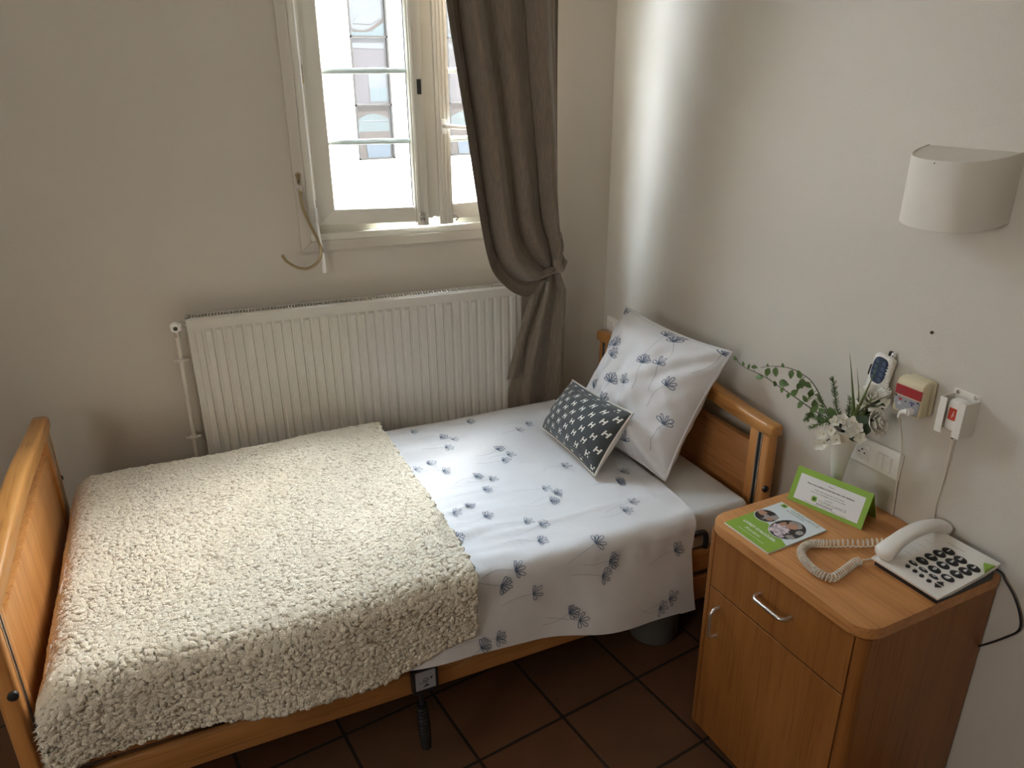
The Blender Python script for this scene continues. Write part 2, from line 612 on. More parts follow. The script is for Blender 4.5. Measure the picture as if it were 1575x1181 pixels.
for y0, y1, z0, z1 in ((LY0, LY0 + .05, LZ0_, LZ1_), (LY1 - .05, LY1, LZ0_, LZ1_), (ym - .04, ym + .04, LZ0_, LZ1_), (LY0, LY1, LZ0_, LZ0_ + .06), (LY0, LY1, LZ1_ - .06, LZ1_)):
    b.box(-3.53, -3.47, y0, y1, z0, z1)
b.build('window_frame', M_WINW, w2, smooth=0)
b = MB()
b.box(-3.502, -3.498, LY0, LY1, LZ0_, LZ1_)
b.build('pane', M_GLASS, w2, smooth=0)
b = MB()
b.box(-3.6, 0.2, -4.5, -4.3, -0.1, RH + 0.1)
struct(b.build('wall_front', M_WALL, smooth=0))
# window wall with its opening
HS0, HS1, HZ0, HZ1 = -1.165, -0.325, 1.318, 2.555
WT = -0.10
b = MB(wf)
b.box(-3.5, HS0, WT, 0, -0.1, RH + 0.05)
b.box(HS1, 0.0, WT, 0, -0.1, RH + 0.05)
b.box(HS0, HS1, WT, 0, -0.1, HZ0)
b.box(HS0, HS1, WT, 0, HZ1, RH + 0.05)
struct(b.build('wall_back', M_WALL, smooth=0))
# casing around the window, painted like the wall
b = MB(wf)
TW = 0.036
for poly in ([(HS0 - TW, HZ0 - TW), (HS0, HZ0), (HS0, HZ1), (HS0 - TW, HZ1 + TW)],
             [(HS0 - TW, HZ0 - TW), (HS1 + TW, HZ0 - TW), (HS1, HZ0), (HS0, HZ0)],
             [(HS1 + TW, HZ0 - TW), (HS1 + TW, HZ1 + TW), (HS1, HZ1), (HS1, HZ0)],
             [(HS0 - TW, HZ1 + TW), (HS0, HZ1), (HS1, HZ1), (HS1 + TW, HZ1 + TW)]):
    b.prism(poly, 0.0, 0.014, 'y', r=0.0015, seg=1)
struct(b.build('trim_1', M_WALL, smooth=0))

# ------------------------------------------------------------------ window
win = bpy.data.objects.new('window_1', None)
COL.objects.link(win)
win.location = wf((-0.745, 0, HZ0))
ORG['window_1'] = wf((-0.745, 0, HZ0))
struct(win)
b = MB(wf)
FW = 0.034
b.box(HS0, HS0 + FW, -0.075, 0.008, HZ0, HZ1, r=0.003)
b.box(HS1 - FW, HS1, -0.075, 0.008, HZ0, HZ1, r=0.003)
b.box(HS0, HS1, -0.075, 0.012, HZ0, HZ0 + 0.024, r=0.003)
b.box(HS0, HS1, -0.075, -0.012, HZ0 + 0.02, HZ0 + 0.05, r=0.003)
b.box(HS0, HS1, -0.075, 0.008, HZ1 - FW, HZ1, r=0.003)
b.build('window_frame', M_WINW, win)
b = MB(wf)
b.box(HS0 - 0.05, HS1 + 0.05, WT - 0.04, -0.075, HZ0 - 0.03, HZ0 - 0.002)
b.build('outer_sill', M_WINW, win)

SASHZ0, SASHZ1 = 1.371, 2.525


def sash(hs, ho, ang, width, side, name):
    """casement hinged at (hs, ho); local u runs from the hinge, w into the room"""
    ca, sa = cos(ang), sin(ang)

    def xf(v):
        u, w, z = v
        return wf((hs + side * (u * ca - w * sa), ho + u * sa + w * ca, z))
    st, tk, z0, z1 = 0.057, 0.05, SASHZ0, SASHZ1
    b = MB(xf)
    W = width
    # mitred frame
    for poly in ([(0, z0), (st, z0 + 0.053), (st, z1 - st), (0, z1)], [(0, z0), (W, z0), (W - 0.05, z0 + 0.053), (st, z0 + 0.053)],
                 [(W, z0), (W, z1), (W - 0.05, z1 - st), (W - 0.05, z0 + 0.053)], [(0, z1), (st, z1 - st), (W - 0.05, z1 - st), (W, z1)]):
        b.prism(poly, -tk, 0, 'y', r=0.002, seg=1)
    # raised beads around the glass
    for k, o in ((0.006, 0.005), (0.012, 0.0025)):
        b.box(st - k, st + 0.003, -0.03, o, z0 + 0.05, z1 - st)
    fr = b.build(name, M_WINW, win)
    b = MB(xf)
    g0, g1 = st + 0.002, W - 0.052
    b.box(g0 - 0.004, g1 + 0.004, -0.031, -0.027, z0 + 0.047, z1 - st + 0.004)
    b.build('pane', M_GLASS, fr, smooth=0)
    b = MB(xf)
    for a0, a1, c0, c1 in ((g0 - .002, g0 + .002, z0 + .05, z1 - st), (g1 - .002, g1 + .002, z0 + .05, z1 - st)):
        b.box(a0, a1, -0.033, -0.02, c0, c1)
    b.box(g0, g1, -0.033, -0.02, z0 + .051, z0 + .054)
    b.build('glazing_gasket', M_GASKET, fr, smooth=0)
    for zz in (1.645, 1.868, 2.09, 2.31):
        b = MB(xf)
        b.box(g0, g1, -0.033, -0.008, zz - 0.0085, zz + 0.0085, r=0.003)
        b.box(g0, g1, -0.036, -0.005, zz - 0.002, zz + 0.002)
        b.build('muntin', M_MUNT, fr)
    # vertical moulding steps on the meeting stile
    b = MB(xf)
    for k in range(4):
        b.box(W - 0.046 + k * 0.011, W - 0.041 + k * 0.011, -0.03, 0.004 + 0.0012 * k, z0 - 0.004, z1, r=0.0012, seg=1)
    b.build('stile_moulding', M_WINW, fr)
    return fr, xf


fr, xf = sash(-1.133, 0.004, radians(10.2), 0.384, 1, 'casement')
b = MB(xf)
b.box(0.345, 0.3845, -0.045, 0.010, SASHZ0 - 0.012, SASHZ1, r=0.002)
b.box(0.384, 0.402, -0.05, -0.008, SASHZ0 + 0.01, SASHZ1)
b.box(0.402, 0.424, -0.055, -0.022, SASHZ0 + 0.012, SASHZ1)
for k in range(2):
    b.box(0.352 + 0.017 * k, 0.357 + 0.017 * k, 0.009, 0.0135, SASHZ0 - 0.01, SASHZ1)
b.build('meeting_strip', M_WINW, fr)
b = MB(xf)
b.box(0.365, 0.379, -0.02, 0.0145, 1.795, 1.842)
b.build('lock_slot', M_GASKET, fr, smooth=0)
b = MB(xf)
b.box(0.352, 0.372, 0.008, 0.016, SASHZ0 + 0.004, SASHZ0 + 0.034, r=0.002)
b.lathe([(0.006, 0), (0.006, 0.008), (0.003, 0.009)], (0.362, 0.014, SASHZ0 + 0.018), 10, 0, (0, 1, 0))
b.tube([xfp for xfp in [(0.362, 0.018, SASHZ0 + 0.012), (0.37, 0.02, SASHZ0 - 0.004), (0.385, 0.02, SASHZ0 - 0.008), (0.396, 0.02, SASHZ0 + 0.004)]], 0.0015, 6)
b.build('bottom_catch', M_CHROME, fr)
b = MB(xf)
for zz in (1.86, 2.40, 1.43):
    b.lathe([(0.0045, -0.028), (0.0045, -0.003), (0.003, 0), (0.0045, 0.003), (0.0045, 0.028)], (-0.004, 0.006, zz), 10)
b.build('hinge', M_BRASS, fr)
fr, xf = sash(-0.357, 0.004, radians(8.2), 0.356, -1, 'casement')
b = MB(xf)
b.box(0.306, 0.357, -0.04, 0.008, SASHZ0 - 0.016, SASHZ1, r=0.002)
for k in range(3):
    b.box(0.314 + 0.013 * k, 0.319 + 0.013 * k, 0.007, 0.0115, SASHZ0 - 0.014, SASHZ1)
b.build('meeting_strip', M_WINW, fr)
b = MB(xf)
b.box(0.322, 0.344, 0.009, 0.018, 1.665, 1.715, r=0.004)
b.lathe([(0.008, 0), (0.008, 0.03), (0.006, 0.032)], (0.333, 0.012, 1.692), 12, 0, (0, 1, 0))
b.tube([(0.336, 0.040, 1.692), (0.315, 0.043, 1.690), (0.28, 0.042, 1.686), (0.235, 0.040, 1.683)], [0.009, 0.008, 0.0075, 0.007], 10)
b.build('window_handle', M_WHITE, fr)
b = MB(xf)
b.tube([(0.306, 0.01, SASHZ0 + 0.02), (0.298, 0.02, SASHZ0 + 0.016), (0.294, 0.024, SASHZ0 + 0.004), (0.303, 0.022, SASHZ0 - 0.004)], 0.003, 6)
b.build('bottom_catch', M_CHROME, fr)

# ------------------------------------------------------------------ shutter crank on the left of the window
cr = thing('shutter_crank', wf((-1.143, 0.03, 1.21)), 'thin white shutter crank rod hanging along the left side of the window', 'crank rod')
b = MB(wf)
b.tube([(-1.150, 0.022, 2.60), (-1.144, 0.03, 2.07), (-1.142, 0.034, 1.42)], 0.0035, 8)
b.build('upper_rod', M_WHITE, cr)
b = MB(wf)
b.tube([(-1.1425, 0.034, 1.436), (-1.1405, 0.034, 1.392)], [0.0062, 0.0066], 10)
b.tube([(-1.1405, 0.034, 1.394), (-1.140, 0.034, 1.386)], 0.0045, 8)
b.build('coupling', M_ALU, cr)
b = MB(wf)
b.tube([(-1.141, 0.034, 1.388), (-1.1345, 0.038, 1.296)], 0.0042, 8)
b.build('lower_rod', M_WHITE, cr)
b = MB(wf)
b.box(-1.140, -1.130, 0.030, 0.044, 1.281, 1.302, r=0.002)
b.build('elbow_joint', M_CHROME, cr)
b = MB(wf)
b.tube([(-1.1345, 0.037, 1.284), (-1.1335, 0.038, 1.25), (-1.1325, 0.040, 1.21)], [0.0075, 0.0078, 0.0072], 4)
b.build('grip', M_WHITE, cr, smooth=0, bevel=0.001)

# ------------------------------------------------------------------ brass curtain hook
hk = thing('curtain_hook', wf((-1.185, 0.014, 1.54)), 'curved brass curtain tie-back hook hanging at the window casing', 'curtain hook')
b = MB(wf)
b.prism([(-1.196, 1.548), (-1.186, 1.556), (-1.176, 1.548), (-1.180, 1.535), (-1.182, 1.517), (-1.186, 1.512), (-1.190, 1.517), (-1.191, 1.535)], 0.0135, 0.020, 'y', r=0.002)
b.lathe([(0.004, 0), (0.004, 0.008), (0.002, 0.012)], (-1.186, 0.018, 1.545), 10, 0, (0, 1, 0))
b.tube([(-1.186, 0.018, 1.522), (-1.186, 0.030, 1.520), (-1.186, 0.030, 1.511)], 0.002, 6)
b.build('wall_plate', M_BRASS, hk)
b = MB(wf)
b.tube([(-1.186 + 0.010 * cos(a), 0.030, 1.502 + 0.010 * sin(a)) for a in [2 * pi * i / 20 for i in range(20)]], 0.0016, 6, closed=True)
b.build('ring', M_CHROME, hk)
b = MB(wf)
b.tube(bez([(-1.1855, 0.030, 1.494), (-1.185, 0.030, 1.47), (-1.181, 0.03, 1.433), (-1.162, 0.033, 1.375), (-1.143, 0.037, 1.325), (-1.137, 0.04, 1.295),
            (-1.146, 0.043, 1.262), (-1.164, 0.045, 1.243), (-1.188, 0.046, 1.2325), (-1.212, 0.046, 1.234), (-1.235, 0.045, 1.245), (-1.258, 0.043, 1.264), (-1.266, 0.042, 1.279)], 60), 0.0050, 10)
b.lathe([(0.003, -0.006), (0.0055, -0.003), (0.006, 0), (0.0055, 0.003), (0.003, 0.006)], (-1.267, 0.042, 1.281), 10)
b.lathe([(0.0035, -0.012), (0.006, -0.006), (0.006, 0.006), (0.003, 0.010)], (-1.1855, 0.030, 1.487), 10)
b.build('hook_arm', M_BRASS, hk)

# ------------------------------------------------------------------ radiator
RX0, RX1, RZ0, RZ1, RF = -1.607, -0.405, 0.21, 1.104, 0.088
rad = thing('radiator', wf((-1.0, 0.05, RZ0)), 'white ribbed panel radiator under the window', 'radiator')
b = MB(wf)
PITCH = 0.0324
S = []
s0 = RX0
nr = int((RX1 - RX0 - 0.03) / PITCH)
cols = [(RX0, 0.0, -0.012), (RX0 + 0.0015, 0.0, -0.003), (RX0 + 0.004, 0.0, 0.0)]
for i in range(nr):
    c = RX0 + 0.034 + i * PITCH
    for d, h in ((-0.0125, 0), (-0.0085, 1), (0.0085, 1), (0.0125, 0)):
        cols.append((c + d, h, 0.0))
cols += [(RX1 - 0.004, 0, 0.0), (RX1 - 0.0015, 0, -0.003), (RX1, 0, -0.012)]
rows = [(RZ0, 0, -0.01), (RZ0 + 0.004, 0, 0), (RZ0 + 0.034, 0, 0), (RZ0 + 0.042, 1, 0), (RZ1 - 0.045, 1, 0), (RZ1 - 0.037, 0, 0), (RZ1 - 0.006, 0, 0), (RZ1 - 0.001, 0, -0.004), (RZ1, 0, -0.012)]
P = [[(s, RF - 0.0065 + 0.0065 * h * hz + min(o, oz), z) for (z, hz, oz) in rows] for (s, h, o) in cols]
b.grid(P)
b.build('front_panel', M_RAD, rad, smooth=20, recalc=False, solid=0.0015)
b = MB(wf)
b.box(RX0 + 0.002, RX1 - 0.002, 0.026, 0.030, RZ0 + 0.01, RZ1 - 0.01)
b.build('rear_panel', M_RAD, rad, smooth=0)
b = MB(wf)
b.box(RX0 + 0.02, RX1 - 0.02, 0.034, RF - 0.016, RZ0 + 0.02, RZ1 - 0.022)
b.build('convector_fins', M_RADDARK, rad, smooth=0)
for ss in (RX0, RX1 - 0.003):
    b = MB(wf)
    b.box(ss, ss + 0.003, 0.022, RF - 0.008, RZ0 + 0.01, RZ1)
    b.build('side_cover', M_RAD, rad, smooth=0)
b = MB(wf)
b.box(RX0, RX1, 0.022, 0.031, RZ1 - 0.008, RZ1 + 0.001)
b.box(RX0, RX1, RF - 0.022, RF - 0.012, RZ1 - 0.008, RZ1 + 0.001)
x = RX0 + 0.006
while x < RX1 - 0.006:
    b.box(x, x + 0.0042, 0.030, RF - 0.020, RZ1 - 0.008, RZ1)
    x += 0.0103
b.box(RX0, RX0 + 0.012, 0.022, RF - 0.012, RZ1 - 0.008, RZ1 + 0.001)
b.build('top_grille', M_RAD, rad, smooth=0)
b = MB(wf)
b.tube([(-1.606, 0.055, 1.083), (-1.625, 0.055, 1.083)], 0.010, 12)
b.lathe([(0.013, -0.006), (0.013, 0.006)], (-1.617, 0.055, 1.083), 6, 0, (1, 0, 0))
b.tube([(-1.625, 0.055, 1.083), (-1.641, 0.055, 1.083), (-1.641, 0.055, 1.04)], 0.009, 10)
b.build('valve_body', M_CHROME, rad)
b = MB(wf)
b.lathe([(0.014, -0.006), (0.019, 0.0), (0.019, 0.014), (0.015, 0.018)], (-1.641, 0.062, 1.079), 6, 0, (0, 1, -0.15))
b.build('valve_cap', M_WHITE, rad, smooth=20)
b = MB(wf)
b.lathe([(0.007, 0), (0.007, 0.003)], (-1.641, 0.0805, 1.0765), 12, 0, (0, 1, -0.15))
b.build('valve_spindle', M_BRASSD, rad)
pp = thing('heating_pipe', wf((-1.645, 0.05, 0.02)), 'thin painted heating pipe on the wall left of the radiator', 'pipe')
b = MB(wf)
b.tube([(-1.641, 0.052, 1.06), (-1.643, 0.05, 0.95), (-1.649, 0.048, 0.6), (-1.654, 0.048, 0.0)], 0.0078, 10)
b.build('pipe', M_PIPE, pp)
for zz in (0.955, 0.663, 0.3):
    b = MB(wf)
    sx = -1.643 - (0.95 - zz) * 0.018
    b.box(sx - 0.013, sx + 0.013, 0.038, 0.062, zz - 0.005, zz + 0.005, r=0.003)
    b.tube([(sx, 0.0, zz), (sx, 0.04, zz)], 0.004, 8)
    b.lathe([(0.005, 0), (0.005, 0.012), (0.002, 0.014)], (sx + 0.012, 0.05, zz), 8, 0, (1, 0, 0))
    b.lathe([(0.005, 0), (0.005, 0.012), (0.002, 0.014)], (sx - 0.012, 0.05, zz), 8, 0, (-1, 0, 0))
    b.build('pipe_clip', M_PIPE, pp)

# ------------------------------------------------------------------ curtain
cu = thing('curtain', wf((-0.35, 0.1, 0.02)), 'long taupe curtain gathered to the right of the window with a tie', 'curtain')
TIE = (-0.296, 0.128, 1.172)


def curtain_upper():
    nu, nt_ = 120, 90
    P = []
    for i in range(nu + 1):
        u = i / nu
        # control points of the fold line number u: top, through the drape, to the tie
        top_s = -0.715 + u * 0.455
        L = [(-0.735, 2.56), (-0.682, 2.08), (-0.625, 1.70), (-0.558, 1.27), (-0.490, 1.135), (-0.395, 1.090), (-0.308, 1.160)]
        R = [(-0.265, 2.56), (-0.263, 2.08), (-0.257, 1.70), (-0.250, 1.42), (-0.250, 1.30), (-0.258, 1.215), (-0.282, 1.178)]
        Mm = [(-0.50, 2.56), (-0.465, 2.08), (-0.42, 1.70), (-0.385, 1.37), (-0.350, 1.255), (-0.322, 1.20), (-0.298, 1.172)]
        ctrl = []
        for l, m, r in zip(L, Mm, R):
            # quadratic through left, middle, right
            a = 2 * (u - .5) * (u - 1)
            c = 4 * u * (1 - u)
            d = 2 * u * (u - .5)
            ctrl.append((l[0] * a + m[0] * c + r[0] * d, l[1] * a + m[1] * c + r[1] * d, 0))
        line = bez(ctrl, nt_)
        row = []
        for j, p in enumerate(line):
            t = j / nt_
            pinch = (1 - t ** 5)
            open_ = 0.35 + 0.65 * min(1, t * 1.2 + 0.35)
            ph = u * 3.7 * 2 * pi + 0.9 * sin(2.2 * t + u * 3)
            fold = cos(ph) + 0.35 * cos(2 * ph + 0.6)
            amp = 0.044 * pinch * open_ * (0.75 + 0.35 * sin(u * 7 + 1))
            off0 = 0.185 - 0.065 * t ** 1.6
            off = off0 + amp * fold + 0.035 * sin(pi * min(1, max(0, (t - .55) / .45))) * (1 - u) ** 1
            off += 0.004 * nz(u * 9, t * 6, 3.1) * pinch
            ds = 0.010 * pinch * sin(ph) * (1 if 0.02 < u < 0.98 else 0)
            row.append((p.x + ds - (p.x + 1.415) * (off0 - 0.1) / 2.61, max(off, 0.03), p.y))
        P.append(row)
    return P


b = MB(wf)
b.grid(curtain_upper())
b.build('upper_drape', M_CURT, cu, smooth=180, recalc=False, solid=0.002)
# rosette of cloth bunched above the tie
b = MB(wf)
b.tube(bez([(-0.262, 0.105, 1.30), (-0.268, 0.135, 1.255), (-0.285, 0.150, 1.218), (-0.288, 0.155, 1.192), (-0.276, 0.150, 1.174), (-0.262, 0.14, 1.178), (-0.256, 0.13, 1.20), (-0.258, 0.12, 1.222)], 34),
       [0.006 + 0.012 * sin(pi * min(1, (i + 4) / 38)) for i in range(35)], 10)
b.tube(bez([(-0.375, 0.120, 1.145), (-0.345, 0.150, 1.155), (-0.318, 0.152, 1.170), (-0.300, 0.146, 1.175)], 16), [0.004 + 0.010 * sin(pi * (i + 3) / 22) for i in range(17)], 8)
b.build('bunched_fold', M_CURT, cu, smooth=180)
P = []
nu, nt_ = 90, 60
for i in range(nu + 1):
    u = i / nu
    row = []
    for j in range(nt_ + 1):
        t = j / nt_
        z = 1.175 - t * 1.155
        sp = min(1, t / 0.5)
        sp = sp * sp * (3 - 2 * sp)
        sl = -0.315 - 0.155 * min(1.0, t / 0.44) ** 0.8 - 0.012 * max(0, t - .44)
        sr = -0.276 + 0.036 * min(1, t / 0.08)
        s = sl + (sr - sl) * u
        ph = u * 1.7 * 2 * pi + 2.2
        amp = 0.012 + 0.010 * sp
        off = 0.105 + amp * (cos(ph) + 0.3 * cos(2 * ph + 1.2)) + 0.018 * (1 - sp) - 0.012 * sp
        if s < -0.40:
            off = max(off, 0.097)
        row.append((s, max(off, 0.03), z))
    P.append(row)
b = MB(wf)
b.grid(P)
b.build('lower_drape', M_CURT, cu, smooth=180, recalc=False, solid=0.002)
b = MB(wf)
ring = []
for i in range(41):
    a = 2 * pi * i / 40
    ring.append((-0.281 + 0.045 * cos(a), 0.110 + 0.052 * sin(a), 1.172 + 0.022 * cos(a)))
b.tube(ring[:-1], 0.0045, 8, closed=True)
b.build('tie_cord', M_CURT, cu)
b = MB(wf)
strip = bez([(-0.345, 0.150, 1.135), (-0.378, 0.142, 1.06), (-0.405, 0.132, 0.97), (-0.432, 0.124, 0.86), (-0.449, 0.122, 0.795), (-0.460, 0.121, 0.742)], 30)
P = []
for k in range(7):
    w = (k / 6 - .5)
    P.append([(p.x + w * (0.032 + 0.012 * i / 30), p.y + 0.004 * cos(w * 8), p.z + w * 0.006) for i, p in enumerate(strip)])
b.grid(P)
b.build('tie_end', M_CURT, cu, smooth=180, recalc=False, solid=0.003)

# ================================================================== THE BED
bed = thing('bed', bf((-1.0, -0.5, 0)), 'beech hospital bed with wooden head and foot boards and side rails', 'bed')


def end_board(xi, xo, inner, name):
    """xi: inner face x, xo: outer face x"""
    x0, x1 = min(xi, xo), max(xi, xo)
    root = None
    # top rail: straight lower edge, gently arched top
    b = MB(bf)
    n = 40
    rows = []
    for i in range(n + 1):
        t = i / n
        y = 0.016 - t * 1.026
        top = 0.872 + 0.036 * (0.5 - 0.5 * cos(2 * pi * t)) ** 0.9
        bot = 0.834 + 0.020 * (0.5 - 0.5 * cos(2 * pi * t)) ** 1.2
        ring = []
        xa, xb = x0 - 0.007, x1 + 0.007
        r = 0.013
        for (cx, cz, a0) in ((xb - r, top - r, 0), (xa + r, top - r, pi / 2), (xa + 0.005, bot + 0.005, pi), (xb - 0.005, bot + 0.005, 1.5 * pi)):
            rr = r if cz > 0.85 and a0 < pi else 0.005
            for k in range(6):
                a = a0 + (pi / 2) * k / 5
                ring.append((cx + rr * cos(a), y, cz + rr * sin(a)))
        rows.append(ring)
    # rounded ends: shrink first and last rings
    m = len(rows[0])
    vs, fs = [], []
    ext = []
    for ring, y, k in ((rows[0], 0.022, 0.75), (rows[-1], -1.016, 0.75)):
        c = Vector((sum(p[0] for p in ring) / m, y, sum(p[2] for p in ring) / m))
        ext.append([(c.x + (p[0] - c.x) * k, y, c.z + (p[2] - c.z) * k) for p in ring])
    rows = [ext[0]] + rows + [ext[1]]
    for ring in rows:
        vs += ring
    for i in range(len(rows) - 1):
        for j in range(m):
            fs.append((i * m + j, i * m + (j + 1) % m, (i + 1) * m + (j + 1) % m, (i + 1) * m + j))
    fs.append(list(range(m)))
    fs.append(list(range((len(rows) - 1) * m, len(rows) * m))[::-1])
    b.add(vs, fs)
    root = b.build(name, M_BEECH, bed, smooth=50)
    # panel
    xp0, xp1 = (x0 + 0.005, x1 - 0.006)
    b = MB(bf)
    b.box(xp0, xp1, -0.925, -0.078, 0.30, 0.782, r=0.003)
    b.build('panel', M_PANELY if inner > 0 else M_BEECHZ, root)
    for (ya, yb, sgn) in ((-0.01, -0.082, 1), (-0.990, -0.918, -1)):
        lo, hi = min(ya, yb), max(ya, yb)
        b = MB(bf)
        # flat inner stile
        if sgn > 0:
            b.box(x0, x1, lo, hi - 0.030, 0.04, 0.842, r=0.002)
            b.box(x0 + 0.004, x1 - 0.004, hi - 0.042, hi - 0.018, 0.04, 0.842)
            b.box(x0 - 0.003, x1 + 0.003, hi - 0.020, hi + 0.016, 0.04, 0.842, r=0.012, seg=3)
        else:
            b.box(x0, x1, lo + 0.030, hi, 0.04, 0.842, r=0.002)
            b.box(x0 + 0.004, x1 - 0.004, lo + 0.018, lo + 0.042, 0.04, 0.842)
            b.box(x0 - 0.003, x1 + 0.003, lo - 0.016, lo + 0.020, 0.04, 0.842, r=0.012, seg=3)
        post = b.build('post', M_BEECHZ, root)
        yc = (hi - 0.025) if sgn > 0 else (lo + 0.025)
        b = MB(bf)
        xin = xi
        d = -0.003 if inner > 0 else 0.003
        for dy in (-0.0075, 0.0075):
            b.box(min(xin + d, xin - d * 3), max(xin + d, xin - d * 3), yc + dy - 0.0022, yc + dy + 0.0022, 0.12, 0.832)
        b.build('guide_rail', M_ALU, post, smooth=0)
        b = MB(bf)
        b.box(min(xin, xin - d * 2), max(xin, xin - d * 2), yc - 0.0055, yc + 0.0055, 0.12, 0.832)
        b.build('guide_slot', M_BLACK, post, smooth=0)
        b = MB(bf)
        b.lathe([(0.011, 0), (0.011, 0.007), (0.006, 0.010)], ((x0 + x1) / 2 - (0.012 if inner > 0 else -0.012), (hi + 0.015) if sgn > 0 else (lo - 0.015), 0.655), 14, 0, (0, sgn, 0))
        b.build('release_knob', M_BLACK, post)
        b = MB(bf)
        b.lathe([(0.022, 0), (0.022, 0.045)], ((x0 + x1) / 2, (lo + hi) / 2, 0.0), 14)
        b.build('foot', M_BLACK, post)
    return root


end_board(0.0, 0.034, 1, 'headboard')
end_board(-2.0, -2.036, -1, 'footboard')
for yy, nm in ((-0.995, 0), (-0.012, 1)):
    for z0, z1 in ((0.302, 0.392), (0.412, 0.492)):
        b = MB(bf)
        b.box(-1.985, -0.005, yy - 0.010, yy + 0.010, z0, z1, r=0.007, seg=3)
        b.build('side_rail', M_BEECHX, bed)
b = MB(bf)
b.box(-1.98, -0.02, -0.982, -0.945, 0.425, 0.466)
b.box(-1.98, -0.02, -0.062, -0.025, 0.425, 0.466)
b.box(-1.98, -1.94, -0.982, -0.025, 0.425, 0.466)
b.box(-0.06, -0.02, -0.982, -0.025, 0.425, 0.466)
b.box(-1.94, -0.06, -0.945, -0.062, 0.445, 0.463)
b.box(-1.9, -0.1, -0.72, -0.66, 0.34, 0.43)
b.box(-1.9, -0.1, -0.34, -0.28, 0.34, 0.43)
b.build('deck_frame', M_BLACKM, bed, smooth=0)
b = MB(bf)
loop = bez([(-0.285, -0.988, 0.468), (-0.287, -0.996, 0.50), (-0.283, -0.999, 0.538), (-0.268, -0.999, 0.552), (-0.22, -0.999, 0.553), (-0.204, -0.999, 0.543), (-0.198, -0.998, 0.51), (-0.198, -0.99, 0.468)], 40)
b.tube(loop, 0.009, 10)
b.box(-0.31, -0.16, -0.992, -0.97, 0.462, 0.492, r=0.004)
b.build('mattress_retainer', M_BLACK, bed)
# crank box
b = MB(bf)
b.box(-1.160, -1.088, -1.030, -1.004, 0.318, 0.400, r=0.004)
cb = b.build('crank_box', M_BLACK, bed)
b = MB(bf)
yl = -1.0312
b.box(-1.152, -1.097, yl, yl + 0.002, 0.334, 0.394, 0)


def on_label(x, z):
    return (-1.1245 + x, yl - 0.0004, 0.362 + z)


def seg(p, q, w, mi):
    b.ribbon([p, q], w, on_label, mi)


seg((-0.020, -0.006), (0.010, 0.004), 0.0015, 1)
b.poly([on_label(0.012, 0.010), on_label(0.022, 0.010), on_label(0.014, 0.001)], 1)
b.ribbon([(0.006 * cos(a), 0.003 + 0.006 * sin(a)) for a in [2 * pi * i / 16 for i in range(17)]], 0.002, on_label, 1)
b.poly([on_label(-0.010, -0.020), on_label(0.012, -0.018), on_label(0.002, -0.010)], 1)
seg((-0.010, -0.008), (0.008, -0.006), 0.0012, 1)
b.build('crank_label', [M_GREYP, M_PRINT], cb, smooth=0)
b = MB(bf)
b.tube([(-1.132, -1.012, 0.325), (-1.136, -1.018, 0.30), (-1.137, -1.02, 0.27)], 0.007, 10)
pts = [(-1.137 + 0.006 * i / 40, -1.02, 0.275 - 0.16 * i / 40) for i in range(41)]
b.tube(pts, [0.013 + 0.0016 * cos(i * 2.1) + 0.003 * sin(pi * i / 40) - (0.006 if i == 40 else 0) for i in range(41)], 12)
b.build('crank_handle', M_BLACK, bed)

# ------------------------------------------------------------------ mattress with fitted sheet
b = MB(bf)
n1, n2 = 60, 30
bm = bmesh.new()
bmesh.ops.create_cube(bm, size=1)
for v in bm.verts:
    v.co = Vector((-1.0 + v.co.x * 1.955, -0.507 + v.co.y * 0.955, 0.537 + v.co.z * 0.146))
bmesh.ops.bevel(bm, geom=list(bm.edges), offset=0.028, segments=4, profile=0.5, affect='EDGES')
b.bm(bm)
mt = b.build('mattress', M_SHEETF)
tag(mt, 'white mattress in a pale fitted sheet lying on the wooden bed', 'mattress')

# ------------------------------------------------------------------ printed duvet cover
ZT = 0.632
RAD = 0.050


def cross(a, zt, W, flare=0.12, r=RAD, far=-0.012):
    """a: arc length measured from the far edge over the top and down the near side"""
    if a < 0:                      # hangs on the far side
        d = -a
        q = r * pi / 2
        if d < q:
            th = d / r
            return (far - r + r * sin(th), zt - r + r * cos(th))
        return (far + 0.0 * d, zt - r - (d - q))
    w = W - r
    if a < w - r:
        return (far - r - a, zt)
    d = a - (w - r)
    if d < r * pi / 2:
        th = d / r
        return (far - w - r * sin(th), zt - r * (1 - cos(th)))
    d -= r * pi / 2
    return (far - W - flare * d, zt - r - d)


def side_a(z, zt, W, r=RAD):
    return (W - 2 * r) + r * pi / 2 + (zt - r - z)


WS = 1.000


